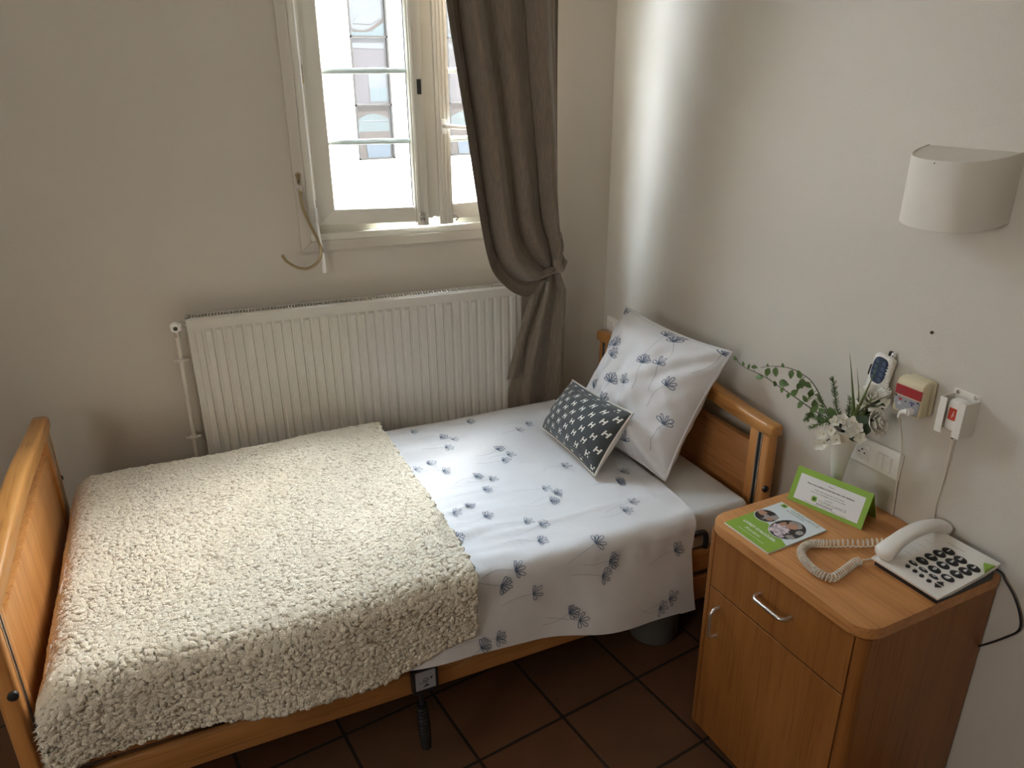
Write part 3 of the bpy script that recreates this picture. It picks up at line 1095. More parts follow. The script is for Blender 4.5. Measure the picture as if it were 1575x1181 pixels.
def sheet_pt(x, a, lift=0.0):
    zt = ZT + 0.006 * sin(3 * x) + 0.008 * nz(x * 3.1, a * 3.3, 1.0)
    top_w = max(0.0, min(1.0, a / 0.1)) * max(0.0, min(1.0, (0.98 - a) / 0.1))
    # shallow creases running along the bed near the fleece, and general rumple
    zt += 0.0085 * nz(x * 4, a * 26, 7.0) * top_w * max(0, min(1, (-0.62 - x) / 0.3))
    zt += 0.0050 * nz(x * 9, a * 13, 2.0) * top_w
    zt += 0.0050 * max(0, 1 - abs(a - 0.79) / 0.012) * (0.6 + 0.4 * sin(x * 9)) * top_w   # ironed fold line
    y, z = cross(a, zt, WS)
    side = max(0.0, a - 0.95)
    y -= (0.010 * sin(x * 11 + 1.0) + 0.016 * nz(x * 5, a * 2.0, 4.0)) * min(1, side / 0.22)
    edge = max(0.0, 1 - abs(a - 0.97) / 0.10)
    y -= 0.007 * nz(x * 17, a * 9, 9.0) * edge
    z += 0.006 * nz(x * 15, a * 6, 12.0) * edge
    x2 = x
    if x > -0.3:                    # soft head hem
        z += 0.004 * sin(a * 14)
    return Vector((x2, y, z + lift)) if a < 0.9 else Vector((x2, y - lift, z + lift * 0.4))


def a_bot(x):
    # hem height along the near side
    t = (x + 1.95) / 1.72
    z = 0.455 + (0.400 - 0.455) * min(1, max(0, (x + 1.6) / 0.63)) + (0.305 - 0.400) * max(0, min(1, (x + 0.974) / 0.747))
    return side_a(z, ZT, WS)


def x_head(a):
    return -0.232 - 0.035 * max(0, min(1, (a - 0.75) / 0.3)) * (1 - max(0, min(1, (a - 1.05) / 0.25))) + 0.006 * sin(a * 9)


b = MB(bf)
nx, na = 190, 150
P = []
for i in range(nx + 1):
    row = []
    for j in range(na + 1):
        t = i / nx
        x = -1.955 + t * 1.72
        ab = a_bot(x)
        a = -0.17 + (ab + 0.17) * j / na
        xx = -1.955 + t * (x_head(a) + 1.955)
        row.append(sheet_pt(xx, a))
    P.append(row)
b.grid(P)


def sp(x, a):
    return sheet_pt(x, a, 0.0035)


def flower(bb, fn, x, a, size, ang, kind, mi=1, mis=2, stem=True, w=0.0018, stem_len=None):
    """hand drawn open flower: looped petals fanning out from a base, and a long thin stem"""
    rnd = random.Random(int(abs(x * 7919 + a * 104729) * 1000) + kind)
    ca, sa = cos(ang), sin(ang)

    def loc(u, v):
        return (x + (u * ca - v * sa), a + (u * sa + v * ca))
    n = (5, 7, 4)[kind % 3]
    for k in range(n):
        th = radians(-68 + 136 * k / (n - 1)) + rnd.uniform(-.08, .08)
        L = size * (0.62 + 0.38 * cos(th * 0.9)) * rnd.uniform(0.85, 1.1)
        wd = size * rnd.uniform(0.10, 0.16)
        pts = []
        for i in range(13):
            t = i / 12
            r = L * sin(pi * t) ** 0.75
            s = wd * sin(2 * pi * t) * -1
            u, v = r * cos(th) - s * sin(th), r * sin(th) + s * cos(th)
            pts.append(loc(u, v))
        bb.ribbon(pts, w, fn, mi)
    if stem:
        sl = stem_len or size * rnd.uniform(2.2, 3.4)
        bend = rnd.uniform(-0.25, 0.25) * size
        pts = [loc(-sl * i / 10, bend * sin(pi * i / 10) * 2) for i in range(11)]
        bb.ribbon(pts, w * 0.55, fn, mis)


# flower heads: (along the bed, distance across the cover from its far edge)
FL_TOP = [(-0.86, 0.048), (-0.778, 0.132), (-0.745, 0.165), (-0.789, 0.22), (-0.638, 0.044), (-0.492, 0.185), (-0.439, 0.147),
          (-0.882, 0.3), (-0.935, 0.325), (-0.852, 0.369), (-0.625, 0.298), (-0.607, 0.35), (-0.641, 0.382), (-0.768, 0.45),
          (-0.73, 0.482), (-0.775, 0.541), (-0.865, 0.616), (-0.913, 0.634), (-0.834, 0.689), (-0.957, 0.769), (-0.599, 0.61),
          (-0.581, 0.659), (-0.614, 0.691), (-0.736, 0.762), (-0.702, 0.798), (-0.742, 0.865), (-0.474, 0.511), (-0.317, 0.625),
          (-0.364, 0.672), (-0.397, 0.808), (-0.444, 0.841), (-0.366, 0.683)]
FL_SIDE = [(-0.848, 0.943), (-0.896, 0.972), (-0.802, 1.026), (-0.595, 0.932), (-0.561, 0.994), (-0.585, 1.031), (-0.333, 1.025),
          (-0.692, 1.124), (-0.663, 1.151), (-0.919, 1.133), (-0.967, 1.146), (-0.351, 1.183), (-0.388, 1.198)]
for k, (x, a) in enumerate(FL_TOP):
    flower(b, sp, x, a, 0.030, 0.25 * sin(k * 2.3), k)
for k, (x, a) in enumerate(FL_SIDE):
    flower(b, sp, x, a, 0.034, 0.35 * sin(k * 1.7), k, w=0.0021)
dv = b.build('duvet_cover', [M_COTTON, M_INK, M_INKTHIN], None, smooth=180, recalc=False)
tag(dv, 'white duvet cover printed with blue line-drawn flowers spread over the bed', 'duvet cover')

# ------------------------------------------------------------------ sherpa blanket
ZB = 0.652
WB = 1.022


def a_bot_b(x):
    pts = [(-1.99, 0.45), (-1.85, 0.447), (-1.641, 0.452), (-1.449, 0.447), (-1.223, 0.424), (-1.08, 0.452), (-0.95, 0.470)]
    z = pts[0][1]
    for (xa, za), (xb, zb) in zip(pts, pts[1:]):
        if xa <= x <= xb:
            z = za + (zb - za) * (x - xa) / (xb - xa)
    if x > pts[-1][0]:
        z = pts[-1][1]
    return side_a(z, ZB, WB)


def blanket_pt(x, a):
    zt = ZB + 0.010 * nz(x * 2.3, a * 2.7, 5.0) + 0.004 * nz(x * 7, a * 7, 6.0)
    y, z = cross(a, zt, WB, 0.06, 0.055, -0.006)
    side = max(0.0, a - 0.95)
    y -= (0.014 * sin(x * 8 + 0.4) + 0.022 * nz(x * 3.1, a * 2.1, 8.0)) * min(1, side / 0.2)
    # foot end rolls down a little
    e = max(0.0, (-1.90 - x) / 0.075)
    if e > 0:
        z -= 0.060 * e ** 2
        x += 0.012 * e ** 2 * (1 - min(1, max(0, (a - .85) / .15)))
    p = Vector((x, y, z))
    # nap: little curled clumps
    wx, wa = 0.35 * nz(x * 45, a * 45, 1.0), 0.35 * nz(x * 45, a * 45, 9.0)
    q = Vector((x * 92 + wx * 2, a * 122 + wa * 2, 0.0))
    d = noise.voronoi(q, distance_metric='DISTANCE')[0]
    h = 0.0080 * min(1.0, (d[1] - d[0]) * 1.5) ** 0.6 + 0.003 * nz(x * 150, a * 150, 3.0)
    th = max(0.0, min(pi / 2, (a - (WB - 0.11)) / 0.055))
    p.z += h * cos(th)
    p.y -= h * sin(th)
    return p


b = MB(bf)
nx, na = 250, 375
P = []
for i in range(nx + 1):
    t = i / nx
    row = []
    for j in range(na + 1):
        s = j / na
        x = -1.975 + t * 1.012
        ab = a_bot_b(x)
        a = -0.16 + (ab + 0.16) * s
        xx = x - 0.012 * max(0, min(1, (a - 0.9) / .2)) * t + 0.004 * nz(0, a * 12, 2) * (1 if t > .9 else 0)
        row.append(blanket_pt(xx, a))
    P.append(row)
b.grid(P)
bl = b.build('fleece_blanket', M_FLEECE, None, smooth=180, recalc=False, solid=0.012)
tag(bl, 'cream sherpa fleece blanket covering the foot half of the bed', 'blanket')
b = MB(bf)
rnd = random.Random(3)
row0 = P[0]
for _ in range(2600):
    j = rnd.random() * (na - 1)
    k = int(j)
    base = row0[k].lerp(row0[k + 1], j - k) + Vector((rnd.uniform(-.002, .010), rnd.uniform(-.004, .004), rnd.uniform(-.010, 0.003)))
    L = rnd.uniform(0.008, 0.020)
    d = Vector((-1, rnd.uniform(-.6, .5), rnd.uniform(-0.7, 0.45))).normalized()
    side = d.cross(Vector((0, 1, .3))).normalized() * rnd.uniform(0.0012, 0.0022)
    s2 = d.cross(side).normalized() * side.length
    tip = base + d * L + Vector((0, 0, -L * 0.25))
    b.add([base + side, base - side * .5 + s2, base - side * .5 - s2, tip], [(0, 1, 3), (1, 2, 3), (2, 0, 3)])
fb = b.build('fleece_fringe', M_FLEECE, bl, smooth=0)
fb['kind'] = 'stuff'
# dense rolled hem along the lower edge
b = MB(bf)
hem = [P[i][-1] + Vector((0, 0.001, 0.004)) for i in range(0, nx + 1, 1)]
b.tube(hem, [0.0085 + 0.0022 * nz(i * .9, 2, 1) for i in range(len(hem))], 8)
b.build('hem', M_FLEECE, bl, smooth=180)


# ------------------------------------------------------------------ pillow and cushion
def cushion(corners, thick, pinch, seed, wr=0.004, sag=0.0):
    tl, tr, br, bl_ = [Vector(c) for c in corners]
    n = ((tr - tl).cross(bl_ - tl)).normalized()

    def pt(u, v, sgn, lift=0.0):
        # u: left-right -1..1, v: bottom-top -1..1
        pu, pv = u, v
        uu = pu * (1 - pinch * (1 - pv * pv))
        vv = pv * (1 - pinch * (1 - pu * pu))
        s, t = (uu + 1) / 2, (vv + 1) / 2
        p = (bl_ * (1 - s) + br * s) * (1 - t) + (tl * (1 - s) + tr * s) * t
        e = max(0.0, (1 - u * u)) ** 0.52 * max(0.0, (1 - v * v)) ** 0.52
        h = thick * e
        h += wr * e ** 0.5 * (nz(u * 2.2 + seed, v * 2.2, 1) + 0.5 * nz(u * 5, v * 5 + seed, 2))
        if sag:
            h += sag * e * (0.55 * math.exp(-((v + 0.72) / 0.22) ** 2) - 0.42 * math.exp(-((v + 0.40 + 0.10 * u) / 0.055) ** 2) * (0.25 + 0.75 * max(0, u)) * (1 - u * u)
                          + 0.10 * sin(9 * u + 5 * v) * (1 - v * v) + 0.07 * sin(17 * (u - 0.6 * v) + seed) * max(0, -v))
        # pulled creases near the corners
        c = abs(u * v)
        h += wr * 0.9 * c * (1 - max(abs(u), abs(v)) ** 6) * sin(14 * (abs(u) - abs(v)) + seed)
        return p + n * sgn * (h + lift)
    return pt, n


def cushion_mesh(b, pt, n=46, mi_f=0, mi_b=0):
    us = [-cos(pi * i / n) * 0.35 + (-1 + 2 * i / n) * 0.65 for i in range(n + 1)]
    b.grid([[pt(u, v, 1) for v in us] for u in us], mi_f)
    b.grid([[pt(u, v, -1) for v in us[::-1]] for u in us], mi_b)


PC = [(-0.085, -0.312, 1.070), (0.004, -0.792, 1.036), (-0.222, -0.803, 0.634), (-0.318, -0.328, 0.648)]
pt, n_ = cushion(PC, 0.112, 0.075, 3.0, 0.022, 0.085)
sgn_front = 1 if n_.x < 0 else -1
ptf = lambda u, v, s, l=0.0: pt(u, v, s * sgn_front, l)
b = MB(bf)
cushion_mesh(b, ptf, 60)
# printed flowers; stems hang down
PF = [(-0.93, 0.90), (-0.62, 0.42), (-0.80, 0.36), (-0.55, 0.26), (0.28, 0.86), (0.05, 0.90), (0.93, 0.93), (0.12, 0.38), (0.36, 0.46), (0.62, 0.22), (-0.30, -0.10), (-0.02, -0.02), (-0.24, -0.42),
      (0.22, -0.55), (0.38, -0.80), (0.80, -0.30), (-0.7, -0.3), (-0.82, -0.7)]


def pf(u, v):
    return ptf(max(-.99, min(.99, u)), max(-.99, min(.99, v)), 1, 0.0012)


for k, (u, v) in enumerate(PF):
    flower(b, pf, u, v, 0.155, pi / 2 + 0.3 * sin(k * 1.9), k, w=0.011, stem_len=0.42 if v > -0.5 else 0.2)
# seam flange all round
b.tube([ptf(u, v, 1) for (u, v) in [(-1 + 2 * i / 30, 1) for i in range(30)] + [(1, 1 - 2 * i / 30) for i in range(30)] + [(1 - 2 * i / 30, -1) for i in range(30)] + [(-1, -1 + 2 * i / 30) for i in range(30)]], 0.0045, 6, closed=True)
# pillowcase flap edge line across the lower third
pl = b.build('pillow', [M_COTTON, M_INK, M_INKTHIN], None, smooth=180, recalc=False)
tag(pl, 'large square white pillow with flower print leaning on the headboard', 'pillow')

CC = [(-0.292, -0.300, 0.812), (-0.290, -0.697, 0.842), (-0.425, -0.700, 0.648), (-0.418, -0.300, 0.648)]
pt2, n2_ = cushion(CC, 0.075, 0.06, 11.0, 0.005)
sg2 = 1 if n2_.x < 0 else -1
pc = lambda u, v, s, l=0.0: pt2(u, v, s * sg2, l)
b = MB(bf)
cushion_mesh(b, pc, 44, 0, 1)


def cf(u, v):
    return pc(max(-.99, min(.99, u)), max(-.99, min(.99, v)), 1, 0.0010)


rnd = random.Random(5)
nrow = 8
for r_ in range(nrow):
    v = 0.90 - 1.80 * r_ / (nrow - 1)
    ncol = 7
    for c_ in range(ncol):
        u = -0.92 + 1.84 * (c_ + (0.5 if r_ % 2 else 0.0)) / (ncol - 0.5)
        if abs(u) > 0.95:
            continue
        hu, hv = 0.034, 0.088
        j = rnd.uniform(-.004, .004)
        sh = 0.010
        b.ribbon([(u - hu - sh, v - hv), (u - hu * .8 + sh, v + hv)], 0.028, cf, 2, taper=True)
        b.ribbon([(u + hu - sh, v - hv), (u + hu * 1.1 + sh, v + hv)], 0.028, cf, 2, taper=True)
        b.ribbon([(u - hu, v + j), (u + hu, v + j + .01)], 0.042, cf, 2)
b.tube([pc(u, v, 1) for (u, v) in [(-1 + 2 * i / 30, 1) for i in range(30)] + [(1, 1 - 2 * i / 30) for i in range(30)] + [(1 - 2 * i / 30, -1) for i in range(30)] + [(-1, -1 + 2 * i / 30) for i in range(30)]], 0.004, 6, 1, closed=True)
cs = b.build('cushion', [M_CUSH, M_CUSHW, M_CREAMINK], None, smooth=180, recalc=False)
tag(cs, 'small charcoal cushion with rows of white stitch-like marks against the pillow', 'cushion')

# ------------------------------------------------------------------ bin under the bed
bn = thing('waste_bin', bf((-0.205, -0.775, 0)), 'grey cylindrical bin on the floor tiles under the head of the bed', 'bin')
b = MB()
c = bf((-0.205, -0.775, 0))
b.lathe([(0.070, 0.0), (0.082, 0.006), (0.086, 0.02), (0.090, 0.27), (0.093, 0.272), (0.093, 0.282), (0.088, 0.282), (0.085, 0.27), (0.08, 0.02)], c, 40)
b.build('bin_body', M_BIN, bn)
b = MB()
dirv = Vector((-0.62, -0.78, 0)).normalized()
sd = Vector((-dirv.y, dirv.x, 0))
cc = c + dirv * 0.0895 + sd * 0.02 + Vector((0, 0, 0.13))
b.add([cc + sd * -.008, cc + sd * .006 + Vector((0, 0, .004)), cc + sd * .006 + Vector((0, 0, .008)), cc + sd * -.008 + Vector((0, 0, .004))], [(0, 1, 2, 3)])
b.build('bin_mark', M_BLACK, bn, smooth=0)

# ================================================================== THE NIGHTSTAND
NX0, NX1, NY0, NY1, NZ = -0.4514, -0.006, -1.2311, -1.7396, 0.7477     # NY0 = bed side
ns = thing('nightstand', (-0.23, -1.485, 0), 'alder wood nightstand with drawer and door beside the bed', 'nightstand')


def rr_poly(x0, x1, y0, y1, r00, r01, n=8):
    """rectangle; front corners (x0) rounded"""
    P = []
    for (cx, cy, a0, r) in ((x0 + r00, y0 + r00, pi, r00), (x1 - .003, y0 + .003, 1.5 * pi, .003), (x1 - .003, y1 - .003, 0, .003), (x0 + r01, y1 - r01, pi / 2, r01)):
        for k in range(n + 1):
            a = a0 + pi / 2 * k / n
            P.append((cx + r * cos(a), cy + r * sin(a)))
    return P


b = MB()
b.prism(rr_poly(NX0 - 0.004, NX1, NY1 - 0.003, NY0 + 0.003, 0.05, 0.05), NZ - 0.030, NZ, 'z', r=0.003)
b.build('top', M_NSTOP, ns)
for (ya, yb) in ((NY0 - 0.028, NY0), (NY1, NY1 + 0.026)):
    b = MB()
    outer = yb if yb == NY0 else ya
    inner_ = ya if yb == NY0 else yb
    s_ = 1 if outer > inner_ else -1
    pl_ = [(NX0 + 0.022, outer)]
    pl_ = [(NX1, inner_), (NX1, outer), (NX0 + 0.024, outer)]
    for k in range(1, 7):
        a = pi / 2 * k / 6
        pl_.append((NX0 + 0.024 - 0.022 * sin(a), outer - s_ * 0.022 * (1 - cos(a))))
    pl_.append((NX0 + 0.002, inner_))
    b.prism(pl_, 0.045, NZ - 0.030, 'z')
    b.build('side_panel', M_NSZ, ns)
b = MB()
b.box(NX0 + 0.024, NX1 - 0.01, NY1 + 0.026, NY0 - 0.028, 0.06, NZ - 0.034)
b.build('carcass', M_DARKGAP, ns, smooth=0)
b = MB()
b.box(NX0, NX0 + 0.019, NY1 + 0.0285, NY0 - 0.0315, 0.551, NZ - 0.032, r=0.001, seg=1)
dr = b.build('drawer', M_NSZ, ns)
b = MB()
b.box(NX0, NX0 + 0.019, NY1 + 0.0285, NY0 - 0.0315, 0.052, 0.5465, r=0.001, seg=1)
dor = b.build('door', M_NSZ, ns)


def bow(p, q, out, r=0.0052):
    p, q = Vector(p), Vector(q)
    d = (q - p).normalized()
    o = Vector((-out, 0, 0))
    c = []
    c.append(p)
    c.append(p + o * 0.45)
    for k in range(7):
        a = pi / 2 * k / 6
        c.append(p + o * (0.45 + 0.55 * sin(a)) + d * (0.016 * (1 - cos(a))))
    for k in range(7):
        a = pi / 2 * (1 - k / 6)
        c.append(q + o * (0.45 + 0.55 * sin(a)) - d * (0.016 * (1 - cos(a))))
    c.append(q + o * 0.45)
    c.append(q)
    return c


b = MB()
b.tube(bow((NX0, -1.440, 0.643), (NX0, -1.541, 0.643), 0.030), 0.0052, 12)
b.build('drawer_handle', M_ALU, dr)
b = MB()
b.tube(bow((NX0, -1.306, 0.503), (NX0, -1.306, 0.409), 0.028), 0.0052, 12)
b.build('door_handle', M_ALU, dor)
for (x, y) in ((NX0 + .05, NY0 - .05), (NX0 + .05, NY1 + .05), (NX1 - .05, NY0 - .05), (NX1 - .05, NY1 + .05)):
    b = MB()
    b.lathe([(0.006, -0.012), (0.020, -0.012), (0.023, -0.008), (0.023, 0.008), (0.020, 0.012), (0.006, 0.012)], (x, y, 0.023), 18, 0, (0, 1, 0))
    b.box(x - 0.012, x + 0.012, y - 0.016, y + 0.016, 0.036, 0.062)
    b.build('castor', M_BLACK, ns)

# ------------------------------------------------------------------ booklet
ZN = NZ + 0.0008
bkq = [Vector((-0.437, -1.2735, 0)), Vector((-0.2265, -1.264, 0)), Vector((-0.2265, -1.421, 0)), Vector((-0.435, -1.4305, 0))]
# bottom-left, top-left, top-right, bottom-right as the cover is read from the bed's far side


def bk(u, v, h=0.0):      # u along reading direction (0..1), v up the cover (0..1)
    p = bkq[0] * (1 - v) * (1 - u) + bkq[1] * v * (1 - u) + bkq[2] * v * u + bkq[3] * (1 - v) * u
    return Vector((p.x, p.y, ZN + 0.0042 + h))


b = MB()
b.add([bk(0, 0, -.0042), bk(1, 0, -.0042), bk(1, 1, -.0042), bk(0, 1, -.0042), bk(0, 0), bk(1, 0), bk(1, 1), bk(0, 1)],
      [(0, 1, 2, 3), (4, 5, 6, 7), (0, 1, 5, 4), (1, 2, 6, 5), (2, 3, 7, 6), (3, 0, 4, 7)], 0)
# green lower field with a curved upper border
gp = [(0, 0), (1, 0), (1, 0.30), (0.9, 0.33), (0.6, 0.42), (0.4, 0.46), (0.2, 0.47), (0, 0.52)]
b.poly([bk(u, v, .0002) for u, v in gp], 1)


def blob(cu, cv, ru, rv, mi, h, n=28, a0=0.0, wob=0.0, seed=0):
    r = random.Random(seed)
    ps = [1 + r.uniform(-wob, wob) for _ in range(n)]
    b.poly([bk(cu + ru * ps[k] * cos(2 * pi * k / n + a0), cv + rv * ps[k] * sin(2 * pi * k / n + a0), h) for k in range(n)], mi)


# two round photographs
blob(0.200, 0.570, 0.205, 0.155, 4, 0.00035)
blob(0.200, 0.570, 0.190, 0.143, 5, 0.00045)
blob(0.100, 0.580, 0.085, 0.055, 6, 0.0006, wob=.12, seed=2)
blob(0.220, 0.540, 0.060, 0.070, 7, 0.0007, wob=.15, seed=3)
blob(0.180, 0.500, 0.050, 0.040, 5, 0.0008, wob=.2, seed=4)
blob(0.310, 0.610, 0.065, 0.085, 7, 0.0007, wob=.15, seed=5)
blob(0.310, 0.550, 0.050, 0.045, 6, 0.0008, wob=.15, seed=9)
blob(0.680, 0.575, 0.275, 0.262, 4, 0.0004)
blob(0.680, 0.575, 0.262, 0.250, 5, 0.0005)
blob(0.660, 0.735, 0.12, 0.075, 7, 0.0006, wob=.1, seed=6)
blob(0.660, 0.675, 0.095, 0.075, 6, 0.0007, wob=.12, seed=7)
blob(0.600, 0.495, 0.155, 0.140, 8, 0.0006, wob=.18, seed=8)
blob(0.850, 0.645, 0.055, 0.055, 7, 0.0007, wob=.05, seed=10)
blob(0.860, 0.475, 0.070, 0.050, 7, 0.0006, wob=.2, seed=11)
blob(0.530, 0.615, 0.05, 0.06, 6, 0.0008, wob=.2, seed=12)
blob(0.720, 0.395, 0.09, 0.04, 8, 0.0007, wob=.2, seed=13)




BW, BH = 0.158, 0.210


def bkt(cu, cv, h=0.0010):
    return lambda x, y: bk(cu + x / BW, cv + y / BH, h)


b.text("LIVRET D'ACCUEIL", 0.0136, bkt(0.475, 0.245), 2, bold=True)
b.text('Résident', 0.0150, bkt(0.44, 0.155), 2, shear=0.25)
b.text('établissement de soins et de rééducation', 0.0056, bkt(0.50, 0.085), 2)
b.text('CLINALLIANCE', 0.0140, bkt(0.60, 0.945), 3)
b.text('GROUPE HOSPITALIER', 0.0060, bkt(0.44, 0.895), 9)
for k in range(4):
    a = pi / 2 * k
    blob(0.135 + 0.035 * cos(a + .78), 0.945 + 0.022 * sin(a + .78), 0.034, 0.024, 1, 0.0008 + .0001 * k, n=14)
blob(0.135, 0.945, 0.038, 0.028, 10, 0.0013, n=4)
bo = b.build('booklet', [M_PAPERB, M_GREEN, M_PRINTW, M_PRINTG, M_PAPERB, M_PHDARK, M_SKIN, M_PHGREY, M_PHPINK, M_PRINT, M_DGREEN], None, smooth=0, recalc=False)
tag(bo, 'white and green welcome booklet lying flat on the nightstand', 'booklet')

# ------------------------------------------------------------------ welcome card (folded tent)
cd = thing('greeting_card', (-0.15, -1.355, ZN), 'white welcome card with green border standing on the nightstand', 'card')
CE0, CE1 = Vector((-0.195, -1.2535, ZN)), Vector((-0.141, -1.4575, ZN))
ce = (CE1 - CE0).normalized()
cb_ = Vector((-ce.y, ce.x, 0))
if cb_.x < 0:
    cb_ = -cb_
CHT = 0.100
cup = (cb_ * 0.40 + Vector((0, 0, 0.917))).normalized()
cnr = ce.cross(cup).normalized()
if cnr.x > 0:
    cnr = -cnr
CW = (CE1 - CE0).length


def cardp(x, y, h=0.0):
    return CE0 + ce * x + cup * y + cnr * h


def quad(bb, x0, x1, y0, y1, h, mi):
    bb.poly([cardp(x0, y0, h), cardp(x1, y0, h), cardp(x1, y1, h), cardp(x0, y1, h)], mi)


b = MB()
vs = [cardp(x, y, h) for h in (-0.0006, 0.0) for (x, y) in ((0, 0), (CW, 0), (CW, CHT), (0, CHT))]
b.add(vs, [(3, 2, 1, 0), (4, 5, 6, 7), (0, 1, 5, 4), (1, 2, 6, 5), (2, 3, 7, 6), (3, 0, 4, 7)], 0)
quad(b, 0.015, CW - 0.015, 0.011, CHT - 0.017, 0.0002, 1)


def ct(cx, cy):
    return lambda x, y: cardp(cx + x, cy + y, 0.0004)


b.text('Bonjour,', 0.0048, ct(CW * .50, 0.074), 2)
b.text('Nous vous souhaitons la bienvenue dans notre résidence.', 0.0057, ct(CW * .50, 0.064), 2, bold=True)
b.text('Toute notre équipe est à votre écoute', 0.0054, ct(CW * .50, 0.0525), 2)
b.text('pour vous accompagner lors de votre séjour.', 0.0054, ct(CW * .50, 0.0455), 2)
b.text('La direction', 0.0048, ct(CW * .52, 0.036), 2)
b.text('CLINALLIANCE', 0.0110, ct(CW * .58, 0.0275), 3, space=1.05)
b.text('GROUPE HOSPITALIER', 0.0046, ct(CW * .485, 0.0190), 2, bold=True)
b.text('Soins de suite et de réadaptation - Hébergement - Hôpital de jour - Consultations', 0.0036, ct(CW * .50, 0.0145), 2)
lx, ly = CW * .335, 0.0285
for k in range(4):
    a = pi / 2 * k + .78
    b.poly([cardp(lx + 0.004 * cos(a) + 0.0048 * cos(q), ly + 0.004 * sin(a) + 0.0048 * sin(q), 0.0004 + k * 5e-5) for q in [2 * pi * i / 12 for i in range(12)]], 0)
b.poly([cardp(lx + 0.0055 * cos(q), ly + 0.0055 * sin(q), 0.0007) for q in [pi / 2 * i for i in range(4)]], 4)
b.build('front_leaf', [M_GREEN, M_PAPER, M_PRINT, M_PRINTG, M_DGREEN], cd, smooth=0, recalc=False)
b = MB()
t0 = CE0 + cup * CHT
t1 = CE1 + cup * CHT
dn = (cb_ * 0.44 - Vector((0, 0, 0.917))).normalized()
kk = (t0.z - ZN) / -dn.z
for h in (0, 1):
    o_ = cnr * (-0.0008 * h)
b.add([t0 - cnr * .0007, t1 - cnr * .0007, t1 + dn * kk - cnr * .0007, t0 + dn * kk - cnr * .0007, t0 - cnr * .0015, t1 - cnr * .0015, t1 + dn * kk + cb_ * .0008, t0 + dn * kk + cb_ * .0008],
      [(0, 1, 2, 3), (7, 6, 5, 4), (0, 4, 5, 1), (2, 6, 7, 3), (1, 5, 6, 2), (0, 3, 7, 4)])
b.build('back_leaf', M_GREEN, cd, smooth=0)

# ------------------------------------------------------------------ telephone
ph = thing('telephone', (-0.14, -1.655, ZN), 'white big-button corded telephone on the nightstand', 'telephone')
PX0, PX1, PY0, PY1 = -0.247, -0.034, -1.572, -1.748


def ptop(x):
    t = (x - PX0) / (PX1 - PX0)
    return 0.7705 + 0.0245 * t - 0.004 * sin(pi * t)


b = MB()
prof = []
N = 14
for i in range(N + 1):
    t = i / N
    x = PX0 + (PX1 - PX0) * t
    prof.append((x, ptop(x)))
lowp = [(PX1 - 0.002, ptop(PX1) - 0.010), (PX1 - 0.05, ptop(PX1 - .05) - 0.010), (PX0 + 0.05, ptop(PX0 + 0.05) - 0.009), (PX0 + 0.002, ptop(PX0) - 0.006)]
b.prism(prof + lowp, PY1, PY0, 'y', r=0.0025)


def on_phone(cx, cy, h=0.0):
    # reading direction: -y is right, +x is up
    return lambda x, y: Vector((cx + y, cy - x, ptop(cx + y) + h))


b.ribbon([(-0.022, 0), (0.022, 0)], 0.0012, on_phone(-0.060, -1.655, 0.0005), 1)
for k in range(4):
    b.ribbon([(-0.016, 0), (-0.016 + 0.02, 0)], 0.0008, on_phone(-0.09 - k * .024, -1.612, 0.0005), 2)
b.ribbon([(-.003, 0), (.003, 0)], 0.003, on_phone(-0.075, -1.738, 0.0005), 3)
for (x, y) in ((-0.199, -1.632), (-0.198, -1.653), (-0.199, -1.672), (-0.2, -1.690)):
    b.ribbon([(-.0012, 0), (.0012, 0)], 0.002, on_phone(x, y, 0.0005), 3)
base = b.build('base', [M_PHONE, M_PRINTG, M_PHGREY, M_PRINT], ph, smooth=40)
b = MB()
b.prism([(PX0 + 0.010, ZN), (PX1 - 0.006, ZN), (PX1 - 0.006, ptop(PX1) - 0.009), (-0.14, ptop(-0.14) - 0.009), (PX0 + 0.008, ptop(PX0) - 0.006)], PY1 + 0.005, PY0 - 0.005, 'y', r=0.002)
b.build('underside', M_BLACK, base)
KEYS = {'1': (-0.086, -1.655), '4': (-0.109, -1.649), '7': (-0.134, -1.646), '*': (-0.162, -1.644), '2': (-0.091, -1.689), '5': (-0.113, -1.684),
        '8': (-0.138, -1.680), '0': (-0.166, -1.679), '3': (-0.094, -1.724), '6': (-0.117, -1.720), '9': (-0.141, -1.716), '#': (-0.168, -1.714)}


def key(bb, cx, cy, ru, rv, h=0.0028, mi=0, n=24):
    fn = on_phone(cx, cy, 0)
    rings = []
    for (k, hh) in ((1.0, -0.001), (1.0, h * .6), (0.9, h), (0.5, h * 1.1)):
        rings.append([fn(ru * k * cos(2 * pi * i / n), rv * k * sin(2 * pi * i / n)) + Vector((0, 0, hh)) for i in range(n)])
    vs = [p for r in rings for p in r]
    fs = [(i * n + j, i * n + (j + 1) % n, (i + 1) * n + (j + 1) % n, (i + 1) * n + j) for i in range(3) for j in range(n)]
    fs.append([3 * n + j for j in range(n)])
    bb.add(vs, fs, mi)


